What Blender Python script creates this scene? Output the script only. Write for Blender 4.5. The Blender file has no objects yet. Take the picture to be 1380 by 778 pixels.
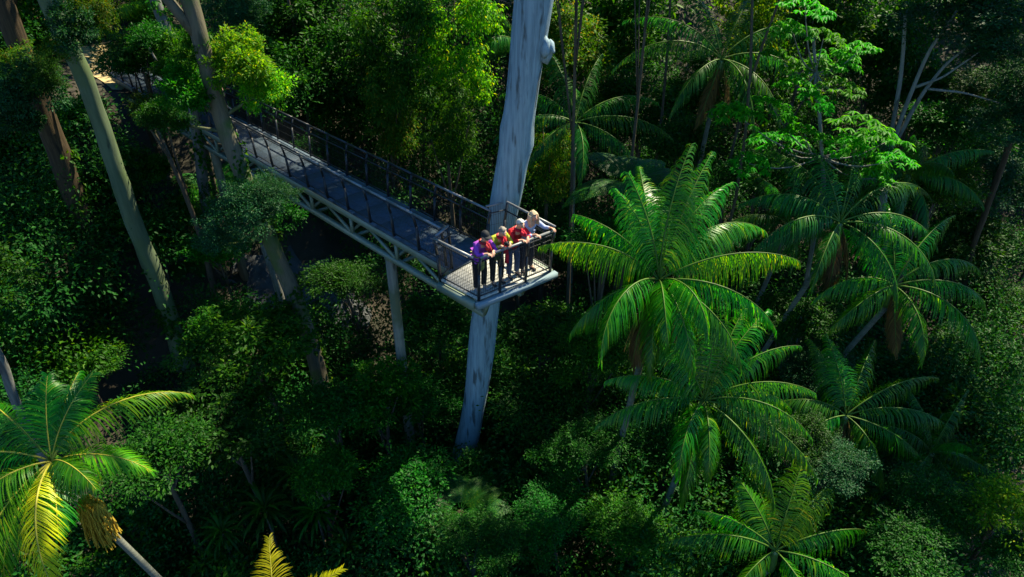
import bpy, bmesh, math, random
import numpy as np
from mathutils import Vector, Matrix, noise as mnoise

# ------------------------------------------------------------------ camera, world, sun
SC = bpy.context.scene
R = math.radians
CAM_Z, PITCH, FPX = 8.8, R(33.0), 950.0          # camera height over the deck, tilt, focal length for a 1380 px wide frame
cam = bpy.data.cameras.new('camera'); cam_ob = bpy.data.objects.new('camera', cam)
SC.collection.objects.link(cam_ob); SC.camera = cam_ob
cam_ob.location = (0, 0, CAM_Z); cam_ob.rotation_euler = (R(90) - PITCH, 0, 0)
cam.sensor_width = 36.0; cam.lens = 36.0 * FPX / 1380.0
cam.clip_start = 0.1; cam.clip_end = 2000.0

SUN_AZ, SUN_EL = R(46.0), R(53.0)                # clockwise from the view direction (+Y), elevation
SUN_DIR = Vector((math.sin(SUN_AZ) * math.cos(SUN_EL), math.cos(SUN_AZ) * math.cos(SUN_EL), math.sin(SUN_EL)))
world = bpy.data.worlds.new('World'); SC.world = world; world.use_nodes = True
wn = world.node_tree; bg = wn.nodes['Background']
sky = wn.nodes.new('ShaderNodeTexSky'); sky.sky_type = 'NISHITA'; sky.sun_disc = False
sky.sun_elevation = SUN_EL; sky.sun_rotation = SUN_AZ
sky.air_density = 1.0; sky.dust_density = 0.0; sky.ozone_density = 6.0
grade = wn.nodes.new('ShaderNodeHueSaturation'); grade.inputs['Saturation'].default_value = 1.2   # the deep clear blue of the whole sky
wn.links.new(sky.outputs[0], grade.inputs['Color']); wn.links.new(grade.outputs[0], bg.inputs[0]); bg.inputs[1].default_value = 0.08
sun = bpy.data.lights.new('sun', 'SUN'); sun.energy = 5.0; sun.angle = R(0.5); sun.color = (1.0, 0.89, 0.64)
sun_ob = bpy.data.objects.new('sun', sun); SC.collection.objects.link(sun_ob)
sun_ob.rotation_euler = SUN_DIR.to_track_quat('Z', 'Y').to_euler()
sun_ob.location = SUN_DIR * 60
SC.view_settings.view_transform = 'Standard'; SC.view_settings.look = 'None'
SC.view_settings.exposure = 1.35; SC.view_settings.gamma = 1.0
SC.render.engine = 'CYCLES'
cy = SC.cycles
cy.max_bounces = 5; cy.diffuse_bounces = 3; cy.glossy_bounces = 2; cy.transmission_bounces = 3; cy.transparent_max_bounces = 4
cy.caustics_reflective = False; cy.caustics_refractive = False
cy.use_denoising = True

rng = np.random.default_rng(11); random.seed(5)
COL = SC.collection
CP, SP = math.cos(PITCH), math.sin(PITCH)

def at(px, py, Y):
    """world point that the photograph shows at (px, py) when it stands Y metres ahead of the camera"""
    a, b = (px - 690) / FPX, (py - 389) / FPX
    d = Y / (CP - SP * b)
    return Vector((a * d, Y, CAM_Z - d * SP - b * d * CP))

def smooth(t):
    t = np.clip(t, 0, 1); return t * t * (3 - 2 * t)

WO = Vector((-2.30, 15.32, 0.0)); WANG = R(44.6)   # walkway origin and heading
NX, NY = math.cos(WANG), math.sin(WANG)
def wk(n, t, z=0.0):
    return Vector((WO.x + n * NX - t * NY, WO.y + n * NY + t * NX, z))

def ground(x, y):
    x = np.asarray(x, float); y = np.asarray(y, float)
    u = (x + 6) * -.70 + (y - 16) * .71
    left = 10.4 * smooth(u / 19.0) + np.clip(u - 20.5, 0, 200) * .22
    back = np.clip(y - 23, 0, 500) * .20 + np.clip(x - 8, 0, 300) * .06
    w = np.maximum(left, back)
    n = .35 * np.sin(x * .9 + 1.3) * np.cos(y * .8) + .2 * np.sin(x * 2.1 + y * 1.7)
    flat = np.clip((u - 16) / 3, 0, 1) * np.clip((26 - u) / 3, 0, 1)
    return -10.8 + w + n * (1 - .9 * flat)
def gz(x, y): return float(ground(x, y))

# ------------------------------------------------------------------ materials
def nodes_of(m):
    m.use_nodes = True; nt = m.node_tree; return nt, nt.nodes['Principled BSDF'], nt.nodes, nt.links

def ramp(N, stops):
    r = N.new('ShaderNodeValToRGB'); e = r.color_ramp.elements
    while len(e) > 1: e.remove(e[-1])
    e[0].position, e[0].color = stops[0][0], (*stops[0][1], 1)
    for p, c in stops[1:]:
        k = e.new(p); k.color = (*c, 1)
    return r

def leaf_mat(name, c0, c1, c2=None, trans=.35, rough=.5, spec=.15, tcol=None):
    m = bpy.data.materials.new(name); nt, P, N, L = nodes_of(m)
    g = N.new('ShaderNodeNewGeometry'); oi = N.new('ShaderNodeObjectInfo')
    stops = [(0, c0), (.8, c1)] + ([(1.0, c2)] if c2 else [])
    cr = ramp(N, stops); L.new(g.outputs['Random Per Island'], cr.inputs[0])
    hs = N.new('ShaderNodeHueSaturation')
    mr = N.new('ShaderNodeMapRange'); mr.inputs[3].default_value = .486; mr.inputs[4].default_value = .514
    mv = N.new('ShaderNodeMapRange'); mv.inputs[3].default_value = .75; mv.inputs[4].default_value = 1.3
    L.new(oi.outputs['Random'], mr.inputs[0]); L.new(oi.outputs['Random'], mv.inputs[0])
    L.new(mr.outputs[0], hs.inputs['Hue']); L.new(mv.outputs[0], hs.inputs['Value']); L.new(cr.outputs[0], hs.inputs['Color'])
    L.new(hs.outputs[0], P.inputs['Base Color'])
    P.inputs['Roughness'].default_value = rough; P.inputs['Specular IOR Level'].default_value = spec
    tr = N.new('ShaderNodeBsdfTranslucent')
    gm = N.new('ShaderNodeMix'); gm.data_type = 'RGBA'; gm.blend_type = 'MULTIPLY'; gm.inputs[0].default_value = 1.0
    L.new(hs.outputs[0], gm.inputs[6]); gm.inputs[7].default_value = (*(tcol or (2.7, 2.0, .5)), 1)
    L.new(gm.outputs[2], tr.inputs[0])
    mx = N.new('ShaderNodeMixShader'); mx.inputs[0].default_value = trans
    L.new(P.outputs[0], mx.inputs[1]); L.new(tr.outputs[0], mx.inputs[2])
    L.new(mx.outputs[0], N['Material Output'].inputs[0])
    return m

def solid(name, c, rough=.6, metal=0.0, var=.25, scale=6.0, bump=0.0, bscale=30.0, spec=.5, c2=None):
    m = bpy.data.materials.new(name); nt, P, N, L = nodes_of(m)
    tc = N.new('ShaderNodeTexCoord'); no = N.new('ShaderNodeTexNoise'); no.inputs['Scale'].default_value = scale
    no.inputs['Detail'].default_value = 5; L.new(tc.outputs['Object'], no.inputs['Vector'])
    lo = c2 or tuple(v * (1 - var) for v in c); hi = tuple(min(1, v * (1 + var)) for v in c)
    cr = ramp(N, [(.3, lo), (.7, hi)]); L.new(no.outputs[0], cr.inputs[0]); L.new(cr.outputs[0], P.inputs['Base Color'])
    P.inputs['Roughness'].default_value = rough; P.inputs['Metallic'].default_value = metal
    P.inputs['Specular IOR Level'].default_value = spec
    if bump:
        nb = N.new('ShaderNodeTexNoise'); nb.inputs['Scale'].default_value = bscale; nb.inputs['Detail'].default_value = 4
        L.new(tc.outputs['Object'], nb.inputs['Vector'])
        b = N.new('ShaderNodeBump'); b.inputs['Strength'].default_value = bump; b.inputs['Distance'].default_value = .02
        L.new(nb.outputs[0], b.inputs['Height']); L.new(b.outputs[0], P.inputs['Normal'])
    return m

def bark(name, base, streak, dark, sx=9.0, sz=.7, patch=.62, bump=.5, moss=None):
    m = bpy.data.materials.new(name); nt, P, N, L = nodes_of(m)
    tc = N.new('ShaderNodeTexCoord'); mp = N.new('ShaderNodeMapping'); mp.inputs['Scale'].default_value = (sx, sx, sz)
    L.new(tc.outputs['Object'], mp.inputs[0])
    n1 = N.new('ShaderNodeTexNoise'); n1.inputs['Scale'].default_value = 1.6; n1.inputs['Detail'].default_value = 8; n1.inputs['Roughness'].default_value = .65
    L.new(mp.outputs[0], n1.inputs['Vector'])
    c1 = ramp(N, [(.32, streak), (.58, base)]); L.new(n1.outputs[0], c1.inputs[0])
    mp2 = N.new('ShaderNodeMapping'); mp2.inputs['Scale'].default_value = (3.2, 3.2, .55); L.new(tc.outputs['Object'], mp2.inputs[0])
    n2 = N.new('ShaderNodeTexNoise'); n2.inputs['Scale'].default_value = 1.4; n2.inputs['Detail'].default_value = 6
    L.new(mp2.outputs[0], n2.inputs['Vector'])
    c2 = ramp(N, [(patch, (0, 0, 0)), (patch + .07, (1, 1, 1))]); L.new(n2.outputs[0], c2.inputs[0])
    mx = N.new('ShaderNodeMix'); mx.data_type = 'RGBA'; L.new(c2.outputs[0], mx.inputs[0]); L.new(c1.outputs[0], mx.inputs[6])
    mx.inputs[7].default_value = (*dark, 1)
    last = mx.outputs[2]
    if moss:
        n3 = N.new('ShaderNodeTexNoise'); n3.inputs['Scale'].default_value = 1.1; n3.inputs['Detail'].default_value = 7
        L.new(tc.outputs['Object'], n3.inputs['Vector'])
        c3 = ramp(N, [(.48, (0, 0, 0)), (.62, (1, 1, 1))]); L.new(n3.outputs[0], c3.inputs[0])
        m3 = N.new('ShaderNodeMix'); m3.data_type = 'RGBA'; L.new(c3.outputs[0], m3.inputs[0]); L.new(last, m3.inputs[6]); m3.inputs[7].default_value = (*moss, 1)
        last = m3.outputs[2]
    L.new(last, P.inputs['Base Color']); P.inputs['Roughness'].default_value = .8
    P.inputs['Specular IOR Level'].default_value = .25
    b = N.new('ShaderNodeBump'); b.inputs['Strength'].default_value = bump; b.inputs['Distance'].default_value = .03
    L.new(n1.outputs[0], b.inputs['Height']); L.new(b.outputs[0], P.inputs['Normal'])
    return m

M = {}
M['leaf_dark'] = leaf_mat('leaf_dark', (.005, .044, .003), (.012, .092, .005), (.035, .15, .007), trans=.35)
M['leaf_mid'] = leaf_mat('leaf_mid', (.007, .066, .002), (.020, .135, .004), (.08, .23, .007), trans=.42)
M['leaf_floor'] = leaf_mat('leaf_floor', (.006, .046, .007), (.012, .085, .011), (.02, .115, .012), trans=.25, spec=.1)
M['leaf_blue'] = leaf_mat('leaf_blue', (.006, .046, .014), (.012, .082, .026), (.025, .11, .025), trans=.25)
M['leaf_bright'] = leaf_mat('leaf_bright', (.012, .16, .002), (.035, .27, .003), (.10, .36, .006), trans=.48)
M['leaf_yellow'] = leaf_mat('leaf_yellow', (.03, .14, .003), (.09, .27, .005), (.27, .32, .010), trans=.5)  # yellow-green of lit leaves: sunlight is put into the colour
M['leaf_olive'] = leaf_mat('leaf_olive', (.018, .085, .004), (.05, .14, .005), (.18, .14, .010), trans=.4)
M['frond_green'] = leaf_mat('frond_green', (.010, .13, .003), (.030, .23, .004), (.20, .34, .006), trans=.48, rough=.36, spec=.4)  # last stop: yellow leaflets stand in for backlit tips
M['frond_dark'] = leaf_mat('frond_dark', (.007, .075, .008), (.014, .135, .010), (.09, .20, .010), trans=.42, rough=.42, spec=.3)
M['frond_yellow'] = leaf_mat('frond_yellow', (.04, .22, .003), (.11, .32, .004), (.36, .38, .010), trans=.5, rough=.4, spec=.3, tcol=(2.0, 1.5, .4))  # own yellow on some fronds; elsewhere sunlight put into the colour
M['frond_gold'] = leaf_mat('frond_gold', (.38, .42, .003), (.52, .53, .005), (.62, .50, .012), trans=.55, rough=.42, spec=.3, tcol=(1.6, 1.4, .4))  # the palm's own yellow plus the sun on it, both in the colour
M['frond_dead'] = leaf_mat('frond_dead', (.07, .045, .015), (.13, .08, .025), (.20, .15, .03), trans=.25, rough=.7)
M['rachis'] = solid('rachis', (.06, .13, .012), rough=.5, spec=.25)
M['rachis_gold'] = solid('rachis_gold', (.32, .30, .03), rough=.5, spec=.25)
M['crownshaft'] = solid('crownshaft', (.08, .15, .04), rough=.35, scale=2)
M['seed'] = leaf_mat('seed_strands', (.10, .075, .02), (.20, .13, .03), (.09, .14, .02), trans=.2, rough=.6)
M['seed_gold'] = leaf_mat('seed_strands_gold', (.40, .30, .03), (.62, .48, .06), trans=.3, rough=.6, tcol=(1.4, 1.2, .5))
M['palm_bark'] = bark('palm_bark', (.15, .16, .13), (.08, .09, .07), (.08, .09, .08), sx=2, sz=14, patch=.66, bump=.35)
M['gum'] = bark('pale_gum_bark', (.27, .38, .43), (.15, .225, .265), (.085, .11, .115), sx=9, sz=.45, patch=.575, bump=.8)  # bluer than white gum bark: carries some of the skylight's blue
M['smooth_bark'] = bark('smooth_green_grey_bark', (.11, .15, .085), (.07, .10, .055), (.045, .06, .035), sx=5, sz=.6, patch=.66, bump=.3, moss=(.09, .13, .055))
M['brown_bark'] = bark('stringy_brown_bark', (.07, .05, .026), (.028, .021, .013), (.02, .016, .012), sx=12, sz=.5, patch=.6, bump=.9)
M['mossy_bark'] = bark('mossy_grey_bark', (.13, .115, .075), (.08, .075, .055), (.05, .05, .035), sx=8, sz=.7, patch=.6, bump=.7, moss=(.06, .10, .025))
M['grey_bark'] = bark('grey_bark', (.17, .175, .16), (.08, .085, .08), (.08, .08, .075), sx=7, sz=.8, patch=.62, bump=.4)
M['pale_bark'] = bark('pale_branch_bark', (.23, .25, .22), (.14, .15, .13), (.10, .11, .09), sx=7, sz=.8, patch=.62, bump=.4)
M['twig'] = bark('dark_twig_bark', (.10, .08, .055), (.045, .038, .028), (.03, .03, .02), sx=9, sz=1, bump=.4)
M['pole'] = bark('weathered_pole', (.26, .24, .18), (.15, .14, .11), (.09, .09, .07), sx=6, sz=.5, patch=.6, bump=.4, moss=(.12, .13, .07))
M['steel_dark'] = solid('charcoal_painted_steel', (.018, .021, .026), rough=.4, var=.2)
M['rail'] = solid('galvanised_handrail', (.20, .21, .22), rough=.42, metal=.3, var=.15)
M['wire'] = solid('dark_mesh_wire', (.02, .024, .028), rough=.45, metal=.3, var=.1)
M['truss'] = solid('grey_green_painted_steel', (.15, .20, .165), rough=.5, var=.22, scale=3, c2=(.16, .20, .14))
M['fascia'] = solid('pale_painted_fascia', (.17, .24, .28), rough=.5, var=.12, scale=2)
M['grate'] = solid('grey_deck_panel', (.045, .075, .11), rough=.7, var=.25, scale=9, bump=.4, bscale=120)
M['plank'] = solid('pale_deck_plank', (.42, .42, .38), rough=.6, var=.2, scale=7, bump=.3, bscale=90)
M['soil'] = solid('leaf_litter_soil', (.030, .024, .016), rough=.95, var=.6, scale=.9, bump=.8, bscale=9, c2=(.012, .016, .008))
M['track'] = solid('pale_dirt_track', (.40, .31, .15), rough=.95, var=.25, scale=3, bump=.4, bscale=30)
M['clearing'] = solid('grey_gravel_clearing', (.06, .068, .072), rough=.9, var=.4, scale=2.2, bump=.5, bscale=40)

# ------------------------------------------------------------------ mesh helpers
def np_mesh(name, V, faces, mats, mat_idx=None, smooth_sh=False):
    """faces: list of (n x k) integer arrays with k = 3 or 4"""
    me = bpy.data.meshes.new(name)
    V = np.asarray(V, np.float32); me.vertices.add(len(V)); me.vertices.foreach_set('co', V.ravel())
    fl = [np.asarray(f, np.int32) for f in faces if len(f)]
    nl = sum(f.size for f in fl); nf = sum(len(f) for f in fl)
    me.loops.add(nl); me.loops.foreach_set('vertex_index', np.concatenate([f.ravel() for f in fl]))
    me.polygons.add(nf)
    tot = np.concatenate([np.full(len(f), f.shape[1], np.int32) for f in fl])
    st = np.concatenate([[0], np.cumsum(tot)[:-1]]).astype(np.int32)
    me.polygons.foreach_set('loop_start', st)
    if mat_idx is not None: me.polygons.foreach_set('material_index', np.asarray(mat_idx, np.int32))
    if smooth_sh is not False:
        sm = np.ones(nf, bool) if smooth_sh is True else np.asarray(smooth_sh, bool)
        me.polygons.foreach_set('use_smooth', sm)
    for m in (mats if isinstance(mats, (list, tuple)) else [mats]): me.materials.append(m)
    me.update(calc_edges=True); me.validate()
    return me

def link(name, me, parent=None, loc=None):
    o = bpy.data.objects.new(name, me); COL.objects.link(o)
    if parent is not None: o.parent = parent
    if loc is not None: o.location = loc
    return o

def thing(name, label, cat, loc=(0, 0, 0), rotz=0.0, group=None):
    o = bpy.data.objects.new(name, None); COL.objects.link(o); o.location = loc; o.rotation_euler = (0, 0, rotz)
    o.empty_display_size = .2
    o['label'] = label; o['category'] = cat
    if group: o['group'] = group
    return o

def tube(pts, rad, seg=8, wob=0.0, seed=0, cap=True, wfreq=1.5, v0=0):
    """rings along a polyline -> verts, quads, tris (indices from v0)"""
    pts = np.asarray(pts, float); n = len(pts); rad = np.asarray(rad, float) * np.ones(n)
    T = np.gradient(pts, axis=0); T /= np.linalg.norm(T, axis=1)[:, None] + 1e-9
    ref = np.array([1., 0, 0]) if abs(T[0][0]) < .8 else np.array([0, 1., 0])
    u = np.cross(T[0], ref); u /= np.linalg.norm(u); V = []
    a = np.linspace(0, 2 * np.pi, seg, endpoint=False)
    for i in range(n):
        u = u - T[i] * np.dot(u, T[i]); u /= np.linalg.norm(u); w = np.cross(T[i], u)
        r = rad[i] * np.ones(seg)
        if wob:
            for k in range(seg):
                q = Vector((math.cos(a[k]) * wfreq, math.sin(a[k]) * wfreq, i * .35 + seed * 7.3))
                r[k] *= 1 + wob * mnoise.noise(q)
        V.append(pts[i] + np.cos(a)[:, None] * u * r[:, None] + np.sin(a)[:, None] * w * r[:, None])
    V = np.concatenate(V)
    i = np.arange(n - 1)[:, None] * seg; k = np.arange(seg)[None]; k2 = (k + 1) % seg
    Q = np.stack([i + k, i + k2, i + seg + k2, i + seg + k], -1).reshape(-1, 4)
    Tt = np.zeros((0, 3), int)
    if cap:
        V = np.concatenate([V, pts[:1], pts[-1:]]); b = n * seg
        kk = np.arange(seg); k3 = (kk + 1) % seg
        Tt = np.concatenate([np.stack([np.full(seg, b), k3, kk], -1), np.stack([np.full(seg, b + 1), (n - 1) * seg + kk, (n - 1) * seg + k3], -1)])
    return V, Q + v0, Tt + v0

class Acc:
    """collects verts/quads/tris of several shapes that make ONE part"""
    def __init__(s): s.V, s.Q, s.T, s.n = [], [], [], 0
    def add(s, V, Q=None, T=None):
        V = np.asarray(V, float)
        if Q is not None and len(Q): s.Q.append(np.asarray(Q) + s.n)
        if T is not None and len(T): s.T.append(np.asarray(T) + s.n)
        s.V.append(V); s.n += len(V); return s
    def tube(s, *a, **k): return s.add(*tube(*a, **k))
    def box(s, c, size, M3=None):
        sx, sy, sz = [v / 2 for v in size]
        V = np.array([[x, y, z] for z in (-sz, sz) for x, y in ((-sx, -sy), (sx, -sy), (sx, sy), (-sx, sy))])
        if M3 is not None: V = V @ np.asarray(M3).T
        return s.add(V + np.asarray(c), [[3, 2, 1, 0], [4, 5, 6, 7], [0, 1, 5, 4], [1, 2, 6, 5], [2, 3, 7, 6], [3, 0, 4, 7]])
    def bar(s, a, b, w, h):
        """rectangular bar from a to b, w wide (horizontal), h high"""
        a = np.asarray(a, float); b = np.asarray(b, float); d = b - a; L = np.linalg.norm(d); d /= L
        up = np.array([0, 0, 1.]); side = np.cross(d, up)
        if np.linalg.norm(side) < 1e-4: side = np.array([1., 0, 0])
        side /= np.linalg.norm(side); up = np.cross(side, d)
        return s.box((a + b) / 2, (L, w, h), np.stack([d, side, up], 1))
    def mesh(s, name, mats, smooth_sh=False):
        return np_mesh(name, np.concatenate(s.V), [np.concatenate(s.Q) if s.Q else [], np.concatenate(s.T) if s.T else []], mats, smooth_sh=smooth_sh)
    def obj(s, name, mats, parent=None, smooth_sh=False, loc=None): return link(name, s.mesh(name, mats, smooth_sh), parent, loc)

def norm(a): return a / (np.linalg.norm(a, axis=-1, keepdims=True) + 1e-9)
def rdir(n, r=rng): return norm(r.normal(size=(n, 3)))

def leaves(P, D, Nn, L, W, fold=.22):
    """diamond leaf, two triangles folded along the midrib; base P, direction D, face normal Nn"""
    D = norm(D); S = norm(np.cross(D, Nn)); Nn = np.cross(S, D)
    L = np.asarray(L).reshape(-1, 1); W = np.asarray(W).reshape(-1, 1)
    mid = P + D * L * .45 + Nn * W * fold; tip = P + D * L - Nn * L * .08
    V = np.stack([P, mid + S * W * .5, tip, mid - S * W * .5], 1).reshape(-1, 3)
    b = np.arange(len(P))[:, None] * 4
    return V, np.concatenate([b + [[0, 1, 2]], b + [[0, 2, 3]]])

def crown_arrays(Rr, lobes, twigs, per, L, W, seed, squash=.8, droop=.25, sig=.2, low=-.35, lob_r=(.22, .46), upb=.8):
    r = np.random.default_rng(seed)
    c = rdir(lobes * 4, r); c = c[c[:, 2] > low][:lobes]
    c = c * (r.uniform(.35, .74, (len(c), 1))) * Rr; c[:, 2] *= squash
    lr = r.uniform(*lob_r, len(c)) * Rr
    k = r.choice(len(c), twigs, p=lr ** 2 / (lr ** 2).sum())
    u = rdir(twigs * 2, r); u[:, 2] += .25; u = norm(u); u = u[u[:, 2] > -.55][:twigs]
    k = k[:len(u)]
    far = np.where(r.random(len(u)) < .2, r.uniform(1.1, 1.55, len(u)), r.uniform(.55, 1.1, len(u)))
    tc = c[k] + u * (lr[k] * far)[:, None] * [1, 1, squash]; tsz = r.uniform(.7, 1.45, len(u)); tsp = r.uniform(.6, 1.5, len(u))
    n = len(u) * per; ti = np.repeat(np.arange(len(u)), per)
    off = r.normal(size=(n, 3)) * (lr[k][ti] * sig * tsp[ti])[:, None]; off[:, 2] *= .55
    P = tc[ti] + off
    D = norm(off) * 1.0 + u[ti] * .35 + r.normal(size=(n, 3)) * .35; D[:, 2] -= droop
    Nn = np.array([0, 0, upb]) + u[ti] * .5 + r.normal(size=(n, 3)) * .38
    s = r.uniform(.7, 1.25, n) * tsz[ti]
    return leaves(P, D, Nn, L * s, W * s) + (c, lr)

PROTO = {}
def crown_proto(key, mat, **kw):
    V, T, c, lr = crown_arrays(**kw)
    me = np_mesh('foliage_' + key, V, [T], M[mat]); PROTO[key] = (me, c, kw['Rr'], mat)

def recolour(key, newkey, mat):
    me, c, rr, _ = PROTO[key]; m2 = me.copy(); m2.materials.clear(); m2.materials.append(M[mat]); PROTO[newkey] = (m2, c, rr, mat)

# broad-leaved bushes and trees (radius 2 m), fine bluish ones, airy canopy crowns
crown_proto('bush_a', 'leaf_mid', Rr=2.0, lobes=13, twigs=190, per=44, L=.15, W=.075, seed=1)
crown_proto('bush_b', 'leaf_dark', Rr=2.0, lobes=16, twigs=210, per=46, L=.13, W=.06, seed=2, squash=.7)
crown_proto('bush_c', 'leaf_mid', Rr=2.0, lobes=9, twigs=150, per=46, L=.17, W=.085, seed=3, squash=.95)
crown_proto('fine_a', 'leaf_blue', Rr=2.0, lobes=15, twigs=260, per=60, L=.085, W=.045, seed=4, squash=.75, sig=.17)
crown_proto('fine_b', 'leaf_dark', Rr=2.0, lobes=12, twigs=230, per=60, L=.09, W=.045, seed=5, squash=.9, sig=.17)
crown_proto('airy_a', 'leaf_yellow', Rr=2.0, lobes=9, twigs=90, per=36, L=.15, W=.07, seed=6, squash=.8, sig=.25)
crown_proto('airy_b', 'leaf_olive', Rr=2.0, lobes=10, twigs=110, per=36, L=.15, W=.06, seed=7, squash=1.0, droop=.6, sig=.24)
crown_proto('canopy_a', 'leaf_dark', Rr=4.0, lobes=14, twigs=240, per=34, L=.30, W=.15, seed=8, squash=.6, sig=.24, lob_r=(.24, .38))
crown_proto('canopy_b', 'leaf_olive', Rr=4.0, lobes=12, twigs=200, per=34, L=.28, W=.13, seed=9, squash=.7, sig=.24, lob_r=(.24, .36))
crown_proto('tall_a', 'leaf_mid', Rr=3.0, lobes=18, twigs=280, per=40, L=.22, W=.10, seed=10, squash=1.2, low=-.8)
crown_proto('tall_b', 'leaf_dark', Rr=3.0, lobes=18, twigs=280, per=40, L=.20, W=.10, seed=12, squash=1.1, low=-.8)
crown_proto('curtain', 'leaf_olive', Rr=2.0, lobes=20, twigs=330, per=34, L=.12, W=.062, seed=21, squash=2.0, droop=1.3, low=-1.0, lob_r=(.14, .30), sig=.3)
recolour('curtain', 'curtain_sunlit', 'leaf_yellow'); recolour('curtain', 'curtain_green', 'leaf_mid')  # yellow copy stands for curtains of leaves lit by the sun
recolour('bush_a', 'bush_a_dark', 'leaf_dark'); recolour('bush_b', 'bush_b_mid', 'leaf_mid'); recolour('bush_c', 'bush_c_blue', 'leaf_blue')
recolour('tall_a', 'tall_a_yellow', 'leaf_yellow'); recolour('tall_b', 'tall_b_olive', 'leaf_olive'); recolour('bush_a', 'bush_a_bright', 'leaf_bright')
recolour('tall_a', 'tall_a_dark', 'leaf_dark'); recolour('bush_c', 'bush_c_sunlit', 'leaf_yellow')  # yellow bush copy: sunlight on a treetop clump, held in the leaf colour

def plant(name, label, cat, c, rad, key, bark_m='twig', base=None, rt=None, group=None, sq=1.0, rot=None, limbs=6):
    """a tree or shrub: an Empty on the ground, a trunk with limbs, a crown of leaves centred at c"""
    me, lob, r0, _ = PROTO[key]; c = Vector(c); s = rad / r0
    if base is None: base = (c.x + random.uniform(-.25, .25) * rad, c.y + random.uniform(-.1, .35) * rad)
    z0 = gz(*base); t = thing(name, label, cat, (base[0], base[1], z0), group=group)
    rot = random.uniform(0, 6.28) if rot is None else rot
    top = np.array([c.x - base[0], c.y - base[1], c.z - z0]); h = max(.6, top[2]); rt = rt or min(.11, .03 + .010 * h)
    a = Acc(); k = np.linspace(0, 1, 9)[:, None]
    bend = np.array([random.uniform(-.05, .05) * h, random.uniform(-.05, .05) * h, 0])
    pts = np.array([0, 0, -.15]) * (1 - k) + top * k * [1, 1, .93] + bend * np.sin(k * np.pi)
    a.tube(pts, rt * (1.25 - .75 * k[:, 0]) * (1 + .5 * np.exp(-k[:, 0] * 14)), seg=8, wob=.18, seed=random.random() * 50)
    cr, sr = math.cos(rot), math.sin(rot)
    order = list(range(len(lob))); random.shuffle(order)
    for i in order[:limbs]:
        q = lob[i] * s * [1, 1, sq]; q = np.array([q[0] * cr - q[1] * sr, q[0] * sr + q[1] * cr, q[2]]) * 1.1 + top
        b = pts[random.choice((5, 6, 7, 8) if rad < 2.8 or 'canopy' not in name else (7, 8))]; kk = np.linspace(0, 1, 6)[:, None]
        mid = (b + q) / 2 - [0, 0, .12 * rad]
        a.tube(b * (1 - kk) ** 2 + 2 * mid * kk * (1 - kk) + q * kk ** 2, rt * (.48 - .36 * kk[:, 0]), seg=5)
    a.obj('trunk', M[bark_m], t, True)
    o = link('crown', me, t, top); o.scale = (s, s, s * sq); o.rotation_euler = (0, 0, rot)
    return t

# ------------------------------------------------------------------ terrain
def build_terrain():
    g = np.linspace(-1, 1, 170); w = np.sign(g) * (np.abs(g) * 40 + np.abs(g) ** 4 * 460)
    X, Yy = np.meshgrid(w, w + 24, indexing='ij'); Z = ground(X, Yy)
    far = np.clip((np.hypot(X, Yy - 24) - 90) / 300, 0, 1); Z = Z * (1 - far) + far * np.minimum(Z, 30)
    n = len(g); V = np.stack([X, Yy, Z], -1).reshape(-1, 3)
    i = np.arange(n - 1)[:, None] * n + np.arange(n - 1)[None]; i = i.ravel()
    o = link('ground', np_mesh('ground', V, [np.stack([i, i + n, i + n + 1, i + 1], -1)], M['soil'], smooth_sh=True)); o['kind'] = 'structure'
build_terrain()

def sheet(name, pts, mat, lift=.03, sub=10):
    """a patch laid over the terrain: a fan of quads between a left and a right border"""
    A, B = np.array(pts[0]), np.array(pts[1]); V = []; n = len(A)
    for i in range(n):
        for k in range(sub + 1):
            p = A[i] * (1 - k / sub) + B[i] * k / sub; V.append([p[0], p[1], gz(p[0], p[1]) + lift])
    i = (np.arange(n - 1)[:, None] * (sub + 1) + np.arange(sub)[None]).ravel()
    o = link(name, np_mesh(name, V, [np.stack([i, i + 1, i + sub + 2, i + sub + 1], -1)], mat, smooth_sh=True)); o['kind'] = 'structure'
    return o
tt = np.linspace(20.9, 31, 22)
sheet('path', ([wk(-.25 - .03 * (t - 21) ** 2 * .3, t)[:2] for t in tt], [wk(1.6 - .03 * (t - 21) ** 2 * .3, t)[:2] for t in tt]), M['track'])
cl = at(408, 405, 24.0); th = np.linspace(0, np.pi, 26)
sheet('clearing', ([(cl.x + 2.2 * math.cos(a) * (1 + .2 * math.sin(5 * a) + .12 * math.sin(11 * a)), cl.y + 1.7 * math.sin(a) * (1 + .25 * math.sin(7 * a))) for a in th],
                   [(cl.x + 2.2 * math.cos(a) * (1 + .2 * math.sin(5 * a) + .12 * math.sin(11 * a)), cl.y - 1.9 * math.sin(a) * (1 + .2 * math.cos(6 * a))) for a in th]), M['clearing'], lift=.05)

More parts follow.
